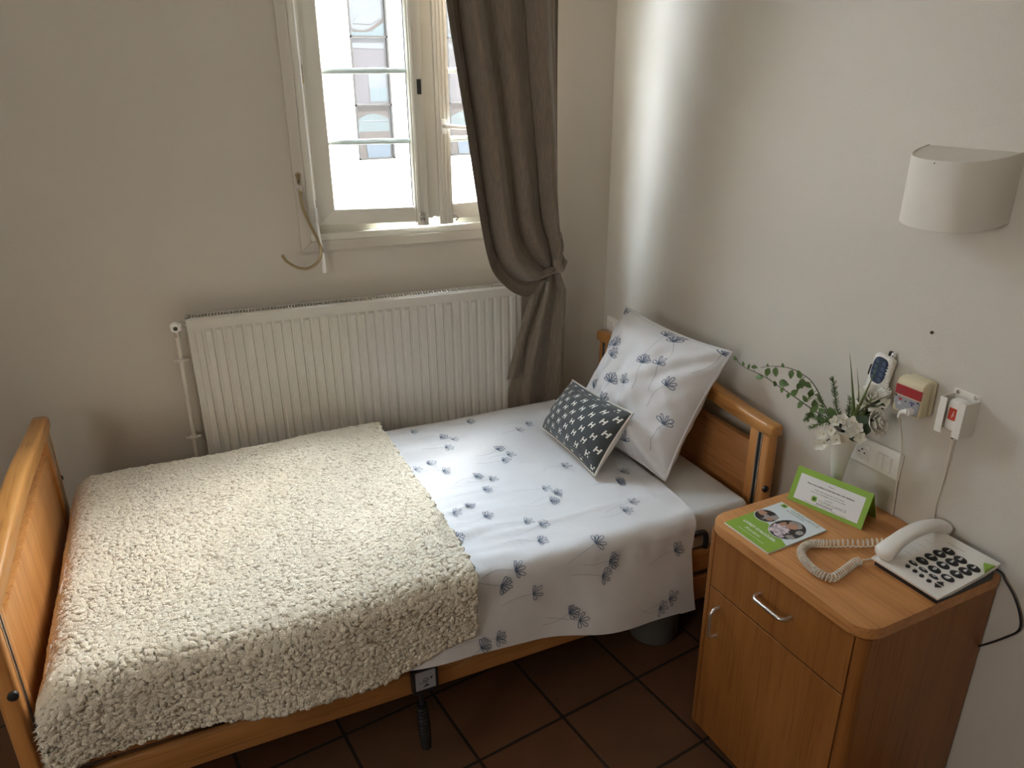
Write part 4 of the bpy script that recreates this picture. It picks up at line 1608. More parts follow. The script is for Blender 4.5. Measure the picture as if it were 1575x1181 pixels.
for ch, (x, y) in KEYS.items():
    b = MB()
    key(b, x, y, 0.0155, 0.0105)
    b.text(ch, 0.017 if ch in '*#' else 0.0145, (lambda f: (lambda u, v: f(u, v - (0.004 if ch == '*' else 0))))(on_phone(x, y, 0.0034)), 1, bold=True)
    k = b.build('key', [M_BLACK, M_PRINTW], base, smooth=40, recalc=False)
for (x, y) in ((-0.186, -1.639), (-0.188, -1.667), (-0.190, -1.695)):
    b = MB()
    key(b, x, y, 0.0115, 0.0052)
    b.ribbon([(-0.004, 0), (0.004, 0)], 0.002, on_phone(x, y, 0.0034), 1)
    b.build('memory_key', [M_BLACK, M_PRINTW], base, smooth=40, recalc=False)
for (x, y) in ((-0.206, -1.640), (-0.207, -1.660), (-0.209, -1.679), (-0.211, -1.699)):
    b = MB()
    key(b, x, y, 0.0055, 0.0055, n=16)
    b.build('round_key', M_BLACK, base, smooth=40, recalc=False)
for (x, y, d) in ((-0.195, -1.719, 1), (-0.212, -1.719, -1)):
    b = MB()
    fn = on_phone(x, y)
    tri = [(-0.009, -0.0055 * d), (0.009, -0.0055 * d), (0, 0.0065 * d)]
    lo = [fn(*p) for p in tri]
    hi = [fn(p[0] * .85, p[1] * .85) + Vector((0, 0, 0.0028)) for p in tri]
    b.add(lo + hi, [(3, 4, 5), (0, 1, 4, 3), (1, 2, 5, 4), (2, 0, 3, 5)])
    b.build('volume_key', M_BLACK, base, smooth=0)
b = MB()
b.prism([(-0.090, PY1 + .0005), (-0.054, PY1 + .0005), (-0.066, PY1 + 0.020)], 0.781, 0.796, 'z', r=0.001)
b.build('green_corner', M_GREEN, base, smooth=0)
# handset
b = MB()
n = 40
rows = []
for i in range(n + 1):
    t = i / n
    x = -0.240 + 0.232 * t
    arch = sin(pi * t) ** 0.8
    zc = 0.783 + 0.032 * arch + 0.012 * t
    e = min(1, min(t, 1 - t) / 0.06)
    e = sqrt(max(0, 1 - (1 - e) ** 2)) * 0.97 + 0.03
    endf = max(0, 1 - min(t, 1 - t) / 0.22)
    hw = (0.0205 + 0.006 * endf) * e
    hh = (0.0115 + 0.0065 * endf) * (0.35 + 0.65 * e)
    dz = -0.004 * endf
    sl = (0.032 * pi * cos(pi * t) / 0.232)
    nrm = Vector((-sl, 0, 1)).normalized()
    ring = []
    for k in range(20):
        a = 2 * pi * k / 20
        cx, cz = cos(a), sin(a)
        px = abs(cx) ** 0.75 * (1 if cx > 0 else -1)
        pz = abs(cz) ** 0.8 * (1 if cz > 0 else -1)
        ring.append(Vector((x, -1.590 + hw * px, zc + dz)) + nrm * hh * pz)
    rows.append(ring)
m = 20
vs = [p for r in rows for p in r]
fs = [(i * m + j, i * m + (j + 1) % m, (i + 1) * m + (j + 1) % m, (i + 1) * m + j) for i in range(n) for j in range(m)]
fs.append(list(range(m))[::-1])
fs.append(list(range(n * m, (n + 1) * m)))
b.add(vs, fs)
hs = b.build('handset', M_PHONE, ph, smooth=60)
# coiled cord
path = bez([(-0.120, -1.548, 0.7600), (-0.172, -1.524, 0.7595), (-0.209, -1.510, 0.7595), (-0.243, -1.492, 0.7595), (-0.273, -1.479, 0.7595), (-0.298, -1.465, 0.7595), (-0.325, -1.455, 0.7595),
            (-0.357, -1.463, 0.7595), (-0.379, -1.484, 0.7595), (-0.392, -1.517, 0.7595), (-0.396, -1.553, 0.7595), (-0.383, -1.578, 0.7595), (-0.349, -1.575, 0.7595), (-0.313, -1.567, 0.7595), (-0.284, -1.561, 0.760), (-0.270, -1.563, 0.760)], 600)
acc = [0.0]
for i in range(1, len(path)):
    acc.append(acc[-1] + (path[i] - path[i - 1]).length)
tot = acc[-1]


def along(d):
    lo, hi = 0, len(acc) - 1
    while hi - lo > 1:
        md = (lo + hi) // 2
        if acc[md] <= d:
            lo = md
        else:
            hi = md
    f = (d - acc[lo]) / max(1e-9, acc[hi] - acc[lo])
    return path[lo].lerp(path[hi], f), (path[hi] - path[lo]).normalized()


pts = []
d, ang = 0.0, 0.0
while d < tot:
    p, t = along(d)
    f = d / tot
    pitch = 0.0125 if f < 0.28 else (0.0125 - (f - .28) / .12 * 0.0069 if f < 0.40 else (0.0062 if f < 0.72 else (0.0062 + (f - .72) / .1 * 0.003 if f < .82 else 0.0085)))
    u = t.cross(Vector((0, 0, 1))).normalized()
    rc = 0.0092
    pts.append(p + u * rc * cos(ang) + Vector((0, 0, 1)) * rc * sin(ang))
    step = pi / 8
    ang += step
    d += pitch * step / (2 * pi)
p, t = along(tot)
pts += bez([p + Vector((0.004, 0, 0.004)), (-0.258, -1.566, 0.762), (-0.247, -1.572, 0.765), (-0.236, -1.579, 0.772)], 12)[1:]
b = MB()
b.tube(pts, 0.0017, 6)
b.build('coiled_cord', M_CORD, ph, smooth=180)
b = MB()
b.tube(bez([(-0.036, -1.70, 0.765), (-0.016, -1.722, 0.762), (-0.010, -1.742, 0.758), (-0.010, -1.757, 0.742), (-0.010, -1.782, 0.718), (-0.010, -1.806, 0.678), (-0.010, -1.812, 0.642), (-0.010, -1.79, 0.604), (-0.012, -1.745, 0.545), (-0.014, -1.70, 0.50)], 50), 0.0026, 8)
b.build('line_cable', M_BLACK, ph, smooth=180)

# ------------------------------------------------------------------ vase and the stems in it
VC = Vector((-0.075, -1.306, 0))
b = MB()
vp = [(0.030, ZN), (0.033, ZN + 0.004), (0.030, ZN + 0.010), (0.019, ZN + 0.020), (0.0150, ZN + 0.040), (0.0152, 0.80), (0.018, 0.83), (0.022, 0.86), (0.028, 0.895), (0.036, 0.930), (0.043, 0.955), (0.047, 0.968),
      (0.044, 0.968), (0.034, 0.93), (0.025, 0.89), (0.015, 0.84), (0.010, 0.80)]
b.lathe([(r, z) for r, z in vp], VC, 32)
va = b.build('vase', M_CERAM)
tag(va, 'slender flared white vase holding artificial flowers at the back of the nightstand', 'vase')


def leaf(bb, base, d, nrm, L, W, mi=0, fold=0.25):
    d = Vector(d).normalized()
    nrm = Vector(nrm)
    s = d.cross(nrm).normalized()
    nn = s.cross(d).normalized()
    n = 8
    vs, fs = [], []
    for i in range(n + 1):
        t = i / n
        w = W * (sin(pi * t ** 0.8) ** 0.9) * 0.5
        c = Vector(base) + d * L * t + nn * (-0.12 * L * t * t)
        vs += [c - s * w + nn * w * fold, c, c + s * w + nn * w * fold]
    for i in range(n):
        a = i * 3
        fs += [(a, a + 1, a + 4, a + 3), (a + 1, a + 2, a + 5, a + 4)]
    bb.add(vs, fs, mi)


FRONT = Vector((-0.726, -0.569, 0.385)).normalized()      # the open side of the bouquet, into the room
VM = Vector((-0.078, -1.308, 0.955))
rnd = random.Random(21)


def V3(x, p):
    return Vector((x, p[0], p[1]))


# trailing leafy vines (two long stems)
def vine(name, label, ctrl, leaves, xs):
    o = thing(name, VM, label, 'artificial plant', 'artificial stems in the vase')
    b = MB()
    n = len(ctrl)
    pts = [Vector((xs[0] + (xs[1] - xs[0]) * i / (n - 1), y, z)) for i, (y, z) in enumerate(ctrl)]
    pts = [Vector((-0.076, -1.305, 0.85)), VM + Vector((0, 0.01, 0))] + pts
    cur = bez(pts, 70)
    b.tube(cur, [0.0020 - 0.0012 * i / 70 for i in range(71)], 6)
    b.build('stem', M_STEM, o, smooth=180)
    for (y, z, L, dy, dz) in leaves:
        # nearest point on stem
        q = min(cur, key=lambda c: (c.y - y) ** 2 + (c.z - z) ** 2)
        c = Vector((q.x - 0.006, y, z))
        d = Vector((rnd.uniform(-.3, .3), dy, dz)).normalized()
        b = MB()
        st = c - d * L * 0.5
        b.tube([q, (q + st) / 2 + Vector((0, 0, .001)), st], 0.0006, 5, 1)
        leaf(b, st, d, FRONT + Vector((rnd.uniform(-.4, .4), rnd.uniform(-.4, .4), rnd.uniform(-.2, .6))), L * .86, L * 0.52)
        b.build('leaf', [M_LEAF, M_STEM], o, smooth=180, recalc=False)
    return o


vine('ivy_stem', 'long leafy green vine in the vase reaching out over the headboard',
     [(-1.262, 0.971), (-1.207, 0.977), (-1.152, 0.988), (-1.106, 0.997), (-1.058, 1.005), (-1.023, 1.013), (-0.978, 1.015), (-0.932, 1.016), (-0.907, 1.024), (-0.897, 1.036)],
     [(-1.029, 1.031, 0.034, .2, -1), (-0.997, 1.008, 0.036, 1, -.05), (-1.097, 1.021, 0.042, -1, .1), (-1.138, 1.009, 0.036, -.6, .8), (-1.159, 0.976, 0.036, .6, -.8), (-1.201, 0.960, 0.034, .2, -1),
      (-1.090, 0.996, 0.026, .4, -.9), (-1.062, 1.010, 0.022, .2, 1), (-0.897, 1.037, 0.018, .5, .8), (-0.932, 1.030, 0.018, .3, .9), (-0.956, 1.029, 0.020, 0, 1), (-0.980, 1.033, 0.026, -1, .1), (-1.115, 0.988, 0.022, .3, -1), (-1.213, 0.987, 0.034, -.6, .7)],
     (-0.085, -0.10))
vine('ivy_stem', 'shorter leafy green vine arching above the long one in the vase',
     [(-1.252, 0.981), (-1.237, 0.996), (-1.221, 1.015), (-1.203, 1.040), (-1.179, 1.060), (-1.156, 1.068), (-1.128, 1.073), (-1.097, 1.072), (-1.070, 1.066), (-1.040, 1.057), (-1.013, 1.044)],
     [(-1.071, 1.047, 0.036, -.1, -1), (-1.122, 1.057, 0.032, -.1, -1), (-1.147, 1.070, 0.030, .5, .8), (-1.160, 1.041, 0.036, -.2, -1), (-1.170, 1.002, 0.026, .5, .6), (-1.191, 1.028, 0.032, -.3, .9),
      (-1.150, 1.030, 0.028, .2, -1), (-1.258, 0.994, 0.042, .5, .5), (-1.185, 1.010, 0.030, .5, -.7), (-1.205, 1.000, 0.034, .4, .9), (-1.180, 1.045, 0.030, -.8, -.3), (-1.225, 0.985, 0.034, .9, .2), (-1.09, 1.078, 0.016, .3, 1), (-1.04, 1.062, 0.014, 0, 1)],
     (-0.075, -0.11))
# needle-leaved sprigs
sp_defs = [('tall needle-leaved green sprig standing up from the vase', [(-1.292, 0.983), (-1.275, 1.018), (-1.263, 1.049), (-1.248, 1.088)], 90),
           ('needle-leaved green sprig spreading low towards the bed from the vase', [(-1.273, 0.976), (-1.234, 0.966), (-1.201, 0.962), (-1.192, 0.945)], 80),
           ('needle-leaved green sprig slanting up between the vines', [(-1.279, 0.985), (-1.246, 1.014), (-1.225, 1.034)], 60),
           ('short upright needle-leaved sprig behind the white blossoms', [(-1.316, 1.0), (-1.315, 1.027), (-1.313, 1.056)], 60),
           ('drooping needle-leaved sprig at the rim of the vase', [(-1.267, 0.969), (-1.233, 0.948), (-1.212, 0.930)], 50)]
for k, (lab, ctrl, nn_) in enumerate(sp_defs):
    o = thing('rosemary_sprig', VM, lab, 'artificial plant', 'artificial stems in the vase')
    xo = -0.085 - 0.01 * (k % 3)
    cur = bez([VM + Vector((0, 0, -0.05)), VM + Vector((0, .006, 0.01))] + [V3(xo, p) for p in ctrl], 50)
    b = MB()
    b.tube(cur, 0.0011, 5)
    b.build('stem', M_STEM, o, smooth=180)
    b = MB()
    for i in range(nn_ * 2):
        f = rnd.uniform(0.30, 1.0)
        ii = min(49, int(f * 50))
        p = cur[ii].lerp(cur[ii + 1], f * 50 - ii)
        t = (cur[min(50, ii + 1)] - cur[max(0, ii - 1)]).normalized()
        r = Vector((rnd.uniform(-1, 1), rnd.uniform(-1, 1), rnd.uniform(-1, 1)))
        r = (r - t * r.dot(t)).normalized()
        d = (t * 0.75 + r * 0.8).normalized()
        L = rnd.uniform(0.010, 0.017) * (1.1 - 0.3 * f)
        sd = d.cross(FRONT).normalized() * 0.0008
        b.add([p - sd, p + sd, p + sd * 0.6 + d * L, p - sd * .6 + d * L], [(0, 1, 2, 3)])
    nd = b.build('needles', M_LEAF, o, smooth=0, recalc=False)
    nd['kind'] = 'stuff'
# grass blades
GB = [('tall upright grass blade rising highest from the vase', [(-1.343, 1.018), (-1.329, 1.080), (-1.299, 1.182)], 0.011),
      ('thin upright grass blade beside the tallest one in the vase', [(-1.353, 1.022), (-1.353, 1.079), (-1.333, 1.151)], 0.006),
      ('long grass blade leaning right across the wall remote', [(-1.354, 1.019), (-1.373, 1.090), (-1.397, 1.191)], 0.010),
      ('short broad grass blade in front of the white rose', [(-1.362, 1.019), (-1.378, 1.066), (-1.388, 1.096)], 0.011),
      ('thin dark blade bending far right in front of the call box', [(-1.380, 1.056), (-1.408, 1.090), (-1.471, 1.143)], 0.004),
      ('tiny forked dark blade under the upper rose', [(-1.372, 1.050), (-1.401, 1.077), (-1.424, 1.072)], 0.004)]
for k, (lab, ctrl, w) in enumerate(GB):
    xo = -0.10 - 0.006 * (k % 3)
    cur = bez([VM + Vector((0, -0.01, -0.06)), VM + Vector((-0.005, -0.02, 0.02))] + [V3(xo, p) for p in ctrl], 40)
    b = MB()
    Pl, Pr = [], []
    for i, p in enumerate(cur):
        t = (cur[min(40, i + 1)] - cur[max(0, i - 1)]).normalized()
        s = t.cross(FRONT).normalized()
        f = i / 40
        ww = w * 0.5 * (0.6 + 0.4 * sin(pi * f)) * (1 - max(0, (f - .55) / .45)) + 0.0002
        Pl.append((p - s * ww, p + FRONT * ww * 0.35, p + s * ww))
    vs = [q for r in Pl for q in r]
    b.add(vs, [(i * 3 + j, i * 3 + j + 1, (i + 1) * 3 + j + 1, (i + 1) * 3 + j) for i in range(40) for j in range(2)])
    o = b.build('grass_blade', M_BLADE if w > .005 else M_STEM, None, smooth=180, recalc=False, solid=0.0006)
    tag(o, lab, 'artificial plant', 'artificial stems in the vase')


# roses
def petal_cup(bb, c, axis, rad, hgt, a0, span, open_, mi=0):
    axis = Vector(axis).normalized()
    up = Vector((0, 0, 1)) if abs(axis.z) < 0.9 else Vector((1, 0, 0))
    u = axis.cross(up).normalized()
    w = axis.cross(u)
    P = []
    for i in range(9):
        s = i / 8
        row = []
        for j in range(7):
            t = j / 6
            a = a0 + (s - .5) * span * (0.55 + 0.45 * sin(pi * min(1, t + .15)))
            r = rad * (0.30 + 0.70 * sin(min(1, t * 1.15) * pi / 2)) + open_ * rad * max(0, t - .6) ** 1.3 * 2.0
            h = hgt * (t - 0.10 * (2 * s - 1) ** 2 * t) - open_ * hgt * 0.35 * max(0, t - .7)
            row.append(Vector(c) + (u * cos(a) + w * sin(a)) * r + axis * h)
        P.append(row)
    bb.grid(P, mi)


RS = [('white silk rose at the back of the vase in front of the wall remote', Vector((-0.070, -1.366, 1.066)), Vector((-0.4, -0.35, 0.8)), 1.05, 0.9),
      ('white silk rose drooping out to the right of the vase', Vector((-0.100, -1.408, 1.026)), Vector((0.10, -0.80, 0.40)), 0.95, 0.75)]
for lab, c, ax, sc_, op in RS:
    ax.normalize()
    o = thing('silk_rose', c, lab, 'artificial flower', 'white silk flowers in the vase')
    for ring, (np_, rad_, h_, o_) in enumerate(((3, 0.008, 0.030, 0.0), (4, 0.015, 0.032, 0.15 * op), (5, 0.022, 0.032, 0.5 * op), (6, 0.027, 0.026, 0.9 * op))):
        for k in range(np_):
            b = MB()
            petal_cup(b, c + ax * (-0.004 * ring), ax, rad_ * sc_, h_ * sc_, 2 * pi * k / np_ + ring * .6, 2 * pi / np_ * 1.45, o_)
            b.build('petal', M_PETAL, o, smooth=180, recalc=False, solid=0.0007)
    b = MB()
    b.tube(bez([VM + Vector((0, -0.02, -0.06)), VM + Vector((0, -.03, 0.02)), c - ax * 0.03, c - ax * 0.004], 20), 0.0017, 6)
    b.lathe([(0.003, -0.012), (0.008, -0.004), (0.012, 0.004)], c, 10, 0, ax)
    b.build('stem', M_STEM, o, smooth=180)
    for k in range(3):
        b = MB()
        a = 2 * pi * k / 3 + 0.5
        dd = (Vector((-0.3, cos(a), sin(a))) - ax * 0.5).normalized()
        leaf(b, c - ax * 0.012, dd, FRONT, 0.046 * sc_, 0.026 * sc_)
        b.build('leaf', M_LEAFD, o, smooth=180, recalc=False)
# white blossom heads around the rim
BLS = [(-1.276, 0.941), (-1.307, 0.968), (-1.338, 0.988), (-1.356, 1.010), (-1.382, 1.007), (-1.381, 0.976), (-1.326, 0.949), (-1.298, 0.929), (-1.351, 0.978), (-1.278, 0.912),
       (-1.292, 0.952), (-1.320, 1.000), (-1.365, 0.992), (-1.395, 0.985), (-1.300, 0.985)]
o = thing('blossom_spray', VM, 'cluster of small white silk blossoms at the rim of the vase', 'artificial flower', 'white silk flowers in the vase')
for k, (y, z) in enumerate(BLS):
    c = Vector((-0.118 - 0.018 * sin(k * 2.1) * .7 - (0.008 if z < .96 else 0), y, z))
    ax = (c - Vector((-0.06, -1.33, 0.945))).normalized() * 0.6 + FRONT * 0.7
    ax.normalize()
    b = MB()
    up = Vector((0, 0, 1))
    u = ax.cross(up).normalized()
    w = ax.cross(u)
    np_ = 5 if k % 3 else 4
    for q in range(np_):
        a = 2 * pi * q / np_ + k
        d = (u * cos(a) + w * sin(a)) * 0.95 + ax * 0.25
        P = []
        d.normalize()
        s = d.cross(ax).normalized()
        nn = s.cross(d).normalized()
        if nn.dot(ax) < 0:
            nn = -nn
        for i in range(7):
            t = i / 6
            ww = 0.0078 * sin(pi * min(0.97, 0.12 + 0.85 * t)) ** 0.7
            cc = c + d * 0.0185 * t + nn * (0.004 * t * t)
            P.append([cc - s * ww + nn * 0.003, cc - s * ww * .5, cc, cc + s * ww * .5, cc + s * ww + nn * 0.003])
        b.grid(P, 0)
    b.lathe([(0.0022, -0.002), (0.003, 0.001), (0.002, 0.004), (0.0004, 0.005)], c, 8, 1, ax)
    b.tube([c, c.lerp(VM, .5) + Vector((0, 0, .006)), VM + Vector((0, 0, -0.02))], 0.0009, 5, 2)
    b.build('blossom', [M_PETAL, M_HEART, M_STEM], o, smooth=180, recalc=False)
b = MB()
for k, (y, z, L) in enumerate(((-1.386, 1.030, 0.045), (-1.36, 1.02, 0.04), (-1.335, 0.985, 0.03), (-1.25, 0.965, 0.03), (-1.37, 0.965, 0.035))):
    leaf(b, Vector((-0.088, y + .01, z - .015)), Vector((-0.1, -0.5 if k < 3 else .3, 0.6 - .4 * (k == 4))), FRONT, L, L * .6)
b.build('leaf', M_LEAFD, o, smooth=180, recalc=False)

# ================================================================== ON THE HEAD WALL
# double socket plate
so = thing('wall_socket', (0, -1.364, 0.89), 'white double plate with a French power socket and light switch', 'wall socket')
b = MB()
b.box(-0.011, -0.0005, -1.441, -1.287, 0.848, 0.927, r=0.006, seg=3)
b.build('cover_plate', M_WHITE, so)
b = MB()
b.box(-0.0165, -0.010, -1.347, -1.304, 0.864, 0.911, r=0.0015)
sk = b.build('socket_insert', M_WHITE, so)
b = MB()
b.lathe([(0.020, 0.0), (0.020, 0.0010), (0.0188, 0.0014)], (-0.0160, -1.3255, 0.8875), 30, 0, (-1, 0, 0))
b.build('socket_ring', M_PHONE, sk)
b = MB()
for dy, dz_ in ((0.0085, -0.001), (-0.0095, -0.001), (-0.0005, 0.0085)):
    b.lathe([(0.0026, 0), (0.0026, 0.0007)], (-0.0172, -1.3255 + dy, 0.8875 + dz_), 12, 0, (-1, 0, 0))
b.build('pin_hole', M_PRINT, sk)
for (ya, yb) in ((-1.394, -1.3725), (-1.4165, -1.395)):
    b = MB()
    b.prism([(-0.010, 0.862), (-0.0165, 0.862), (-0.0195, 0.908), (-0.010, 0.908)], ya, yb, 'y', r=0.0008)
    b.build('rocker', M_WHITE, so)
# single switch near the corner
sw = thing('light_switch', (0, -0.072, 0.885), 'white single light switch above the far end of the headboard', 'light switch')
b = MB()
b.box(-0.010, -0.0005, -0.110, -0.033, 0.849, 0.926, r=0.005, seg=3)
b.build('cover_plate', M_WHITE, sw)
b = MB()
b.prism([(-0.009, 0.862), (-0.014, 0.862), (-0.017, 0.912), (-0.009, 0.912)], -0.0935, -0.0565, 'y', r=0.001)
b.build('rocker', M_WHITE, sw)

# wall lamp
lp = thing('wall_lamp', (0, -1.448, 1.615), 'off-white half-round wall lamp mounted high on the head wall', 'wall lamp')
YC, HWD, DEP, LZ0, LZ1 = -1.448, 0.113, 0.118, 1.5455, 1.6955


def dshape(scale, n=40):
    out = []
    for i in range(n + 1):
        a = pi * i / n
        cx, sy = cos(a), sin(a)
        e = 2 / 2.5
        out.append((-DEP * scale * abs(sy) ** e, YC + HWD * (1 if scale == 1 else (HWD - .004) / HWD) * abs(cx) ** e * (1 if cx > 0 else -1)))
    return out


def lampxf(v):                       # the shade leans forward a little
    return Vector((v[0], v[1], v[2] + 0.19 * v[0]))


o1, o2 = dshape(1), dshape(0.965)
b = MB(lampxf)
n = len(o1)
vs = []
for ring, z in ((o1, LZ0), (o1, LZ1), (o2, LZ1), (o2, LZ0)):
    vs += [(x, y, z) for x, y in ring]
fs = []
for r_ in range(4):
    r2 = (r_ + 1) % 4
    fs += [(r_ * n + j, r_ * n + j + 1, r2 * n + j + 1, r2 * n + j) for j in range(n - 1)]
for e in (0, n - 1):
    fs.append([e, n + e, 2 * n + e, 3 * n + e])
b.add(vs, fs)
for z in (LZ0 + .001, LZ1 - .004):
    pass
b.build('shade', M_LAMP, lp, smooth=40, bevel=0.0012)
b = MB(lampxf)
b.prism(o2, LZ1 - 0.006, LZ1 - 0.003, 'z')
b.build('top_diffuser', M_LAMP, lp, smooth=0)
b = MB(lampxf)
b.prism(o2, LZ0 + 0.003, LZ0 + 0.006, 'z')
b.build('bottom_diffuser', M_LAMP, lp, smooth=0)
b = MB(lampxf)
b.box(-0.012, -0.0005, YC - HWD + .006, YC + HWD - .006, LZ0 + .006, LZ1 - .006)
b.build('wall_plate', M_METALW, lp, smooth=0)
b = MB(lampxf)
b.lathe([(0.0014, 0), (0.0014, 0.0012)], (-DEP + 0.0002, YC + 0.005, LZ1 - 0.006), 8, 0, (-1, 0, 0))
b.build('pin', M_BRASSD, lp)

# nurse-call box
cbx = thing('call_box', (0, -1.455, 1.105), 'cream nurse call box with a red band and grey button panel', 'call box')
b = MB()
b.box(-0.028, -0.0005, -1.4905, -1.4165, 1.056, 1.152, r=0.012, seg=3)
b.build('back_box', M_CREAM, cbx)
b = MB()
prof = [(-0.029, 1.060), (-0.058, 1.060), (-0.062, 1.066), (-0.062, 1.140), (-0.058, 1.148), (-0.046, 1.154), (-0.029, 1.154)]
bm = bmesh.new()
vsl = [bm.verts.new((x, -1.4925, z)) for x, z in prof]
vsr = [bm.verts.new((x, -1.4185, z)) for x, z in prof]
bm.faces.new(vsl)
bm.faces.new(vsr[::-1])
k = len(prof)
for i in range(k):
    bm.faces.new((vsl[i], vsr[i], vsr[(i + 1) % k], vsl[(i + 1) % k]))
bmesh.ops.recalc_face_normals(bm, faces=bm.faces)
bmesh.ops.bevel(bm, geom=list(bm.edges), offset=0.005, segments=3, profile=0.5, affect='EDGES')
b.bm(bm)
b.build('housing', M_CREAM, cbx, smooth=40)
b = MB()
b.box(-0.0638, -0.055, -1.4910, -1.4200, 1.109, 1.134, r=0.001, seg=1)
b.build('red_band', M_RED, cbx)
b = MB()
gpz = [(-1.490, 1.106), (-1.4215, 1.106), (-1.4215, 1.088), (-1.432, 1.070), (-1.452, 1.0655), (-1.490, 1.067)]
b.prism(gpz, -0.0634, -0.056, 'x')


def cbp(y, z):
    return Vector((-0.0637, y, z))


def disk(y, z, r, mi, n=14):
    b.poly([cbp(y + r * cos(2 * pi * i / n), z + r * sin(2 * pi * i / n)) for i in range(n)], mi)


def rect(y0, y1, z0, z1, mi):
    b.poly([cbp(y0, z0), cbp(y1, z0), cbp(y1, z1), cbp(y0, z1)], mi)


disk(-1.425, 1.1045, 0.003, 1)
disk(-1.486, 1.1035, 0.003, 1)
rect(-1.443, -1.433, 1.0985, 1.101, 2)
rect(-1.4415, -1.4355, 1.0945, 1.0985, 2)
rect(-1.442, -1.433, 1.0885, 1.0900, 4)
rect(-1.442, -1.433, 1.0840, 1.0860, 4)
disk(-1.453, 1.0965, 0.0022, 1)
rect(-1.478, -1.464, 1.0965, 1.100, 3)
rect(-1.474, -1.468, 1.0905, 1.0955, 3)
rect(-1.458, -1.449, 1.0755, 1.0762, 1)
b.build('button_panel', [M_GREYP, M_PRINT, M_RED, M_BLUE, M_PRINTW], cbx, smooth=0)
# plug and white lead, with the hand pear in its holder
hol = thing('pear_holder', (0, -1.565, 1.09), 'white bent metal holder screwed to the wall right of the call box', 'holder')
b = MB()
b.box(-0.0025, -0.0005, -1.5945, -1.5295, 1.047, 1.150, r=0.0009, seg=1)
b.build('back_plate', M_METALW, hol)
b = MB()
for (y, yl) in ((-1.5335, 1), (-1.5955, -1)):
    b.box(-0.052, -0.0006, y, y + 0.002, 1.050, 1.138)
    if yl > 0:
        b.box(-0.054, -0.052, y - 0.016, y + 0.002, 1.050, 1.140)
    else:
        b.box(-0.054, -0.052, y, y + 0.018, 1.050, 1.140)
b.build('bent_sides', M_METALW, hol, smooth=0, bevel=0.0008)
b = MB()
for y in (-1.540, -1.583):
    b.lathe([(0.0052, 0), (0.0048, 0.0022), (0.002, 0.0034)], (-0.0026, y, 1.1435), 14, 0, (-1, 0, 0))
b.build('screw', M_CHROME, hol)
pr = thing('call_pear', (-0.028, -1.566, 1.1), 'white hand call button with orange-red label held in the wall bracket', 'call button')
b = MB()
b.box(-0.046, -0.010, -1.586, -1.545, 1.055, 1.138, r=0.013, seg=4)
b.build('pear_body', M_WHITE, pr)
b = MB()
b.box(-0.0478, -0.044, -1.5805, -1.5545, 1.088, 1.118, r=0.001, seg=1)


def prp(y, z):
    return Vector((-0.0481, y, z))


b.ribbon([(-1.5690, 1.112), (-1.5662, 1.107), (-1.5690, 1.103)], 0.0012, prp, 1)
b.ribbon([(-1.5662, 1.107), (-1.5662, 1.099)], 0.0012, prp, 1)
b.ribbon([(-1.5692, 1.100), (-1.5632, 1.100)], 0.0012, prp, 1)
b.ribbon([(-1.5662, 1.099), (-1.5640, 1.094)], 0.0012, prp, 1)
b.build('push_label', [M_ORANGE, M_PRINTW], pr, smooth=0)
b = MB()
b.tube([(-0.027, -1.5655, 1.058), (-0.026, -1.5655, 1.045)], [0.007, 0.0045], 10)
b.tube([(-0.026, -1.5655, 1.047), (-0.024, -1.5645, 1.035)], 0.0038, 8, 1)
b.build('strain_relief', [M_WHITE, M_BLACK], pr)
b = MB()
b.tube(bez([(-0.024, -1.5645, 1.037), (-0.018, -1.562, 1.01), (-0.010, -1.559, 0.93), (-0.008, -1.553, 0.84), (-0.007, -1.555, 0.78), (-0.006, -1.548, 0.73), (-0.006, -1.50, 0.66), (-0.006, -1.46, 0.66), (-0.006, -1.444, 0.73),
            (-0.006, -1.4425, 0.76), (-0.008, -1.438, 0.85), (-0.014, -1.437, 0.94), (-0.040, -1.437, 1.02), (-0.068, -1.446, 1.054)], 120), 0.0024, 8)
b.build('lead', M_CORD, pr, smooth=180)
b = MB()
b.tube([(-0.0635, -1.4735, 1.0765), (-0.078, -1.4725, 1.0765)], [0.0095, 0.0085], 14)
b.tube(bez([(-0.076, -1.4730, 1.0785), (-0.077, -1.462, 1.0745), (-0.074, -1.453, 1.066), (-0.068, -1.4462, 1.0515)], 14), [0.0082, 0.008, 0.0075, 0.007, 0.0068, 0.0065, 0.006, 0.006, 0.0055, 0.005, 0.005, 0.0045, 0.004, 0.0035, 0.003], 10)
b.build('plug', M_WHITE, pr, smooth=60)

# bed remote hung on the wall
rm = thing('bed_remote', (-0.02, -1.345, 1.12), 'white bed remote with navy keypad hanging on the wall behind the flowers', 'remote control')
rot = Matrix.Rotation(radians(9), 4, 'X')
RC = Vector((-0.019, -1.340, 1.125))


def rmf(v):
    return RC + (rot @ Vector(v))


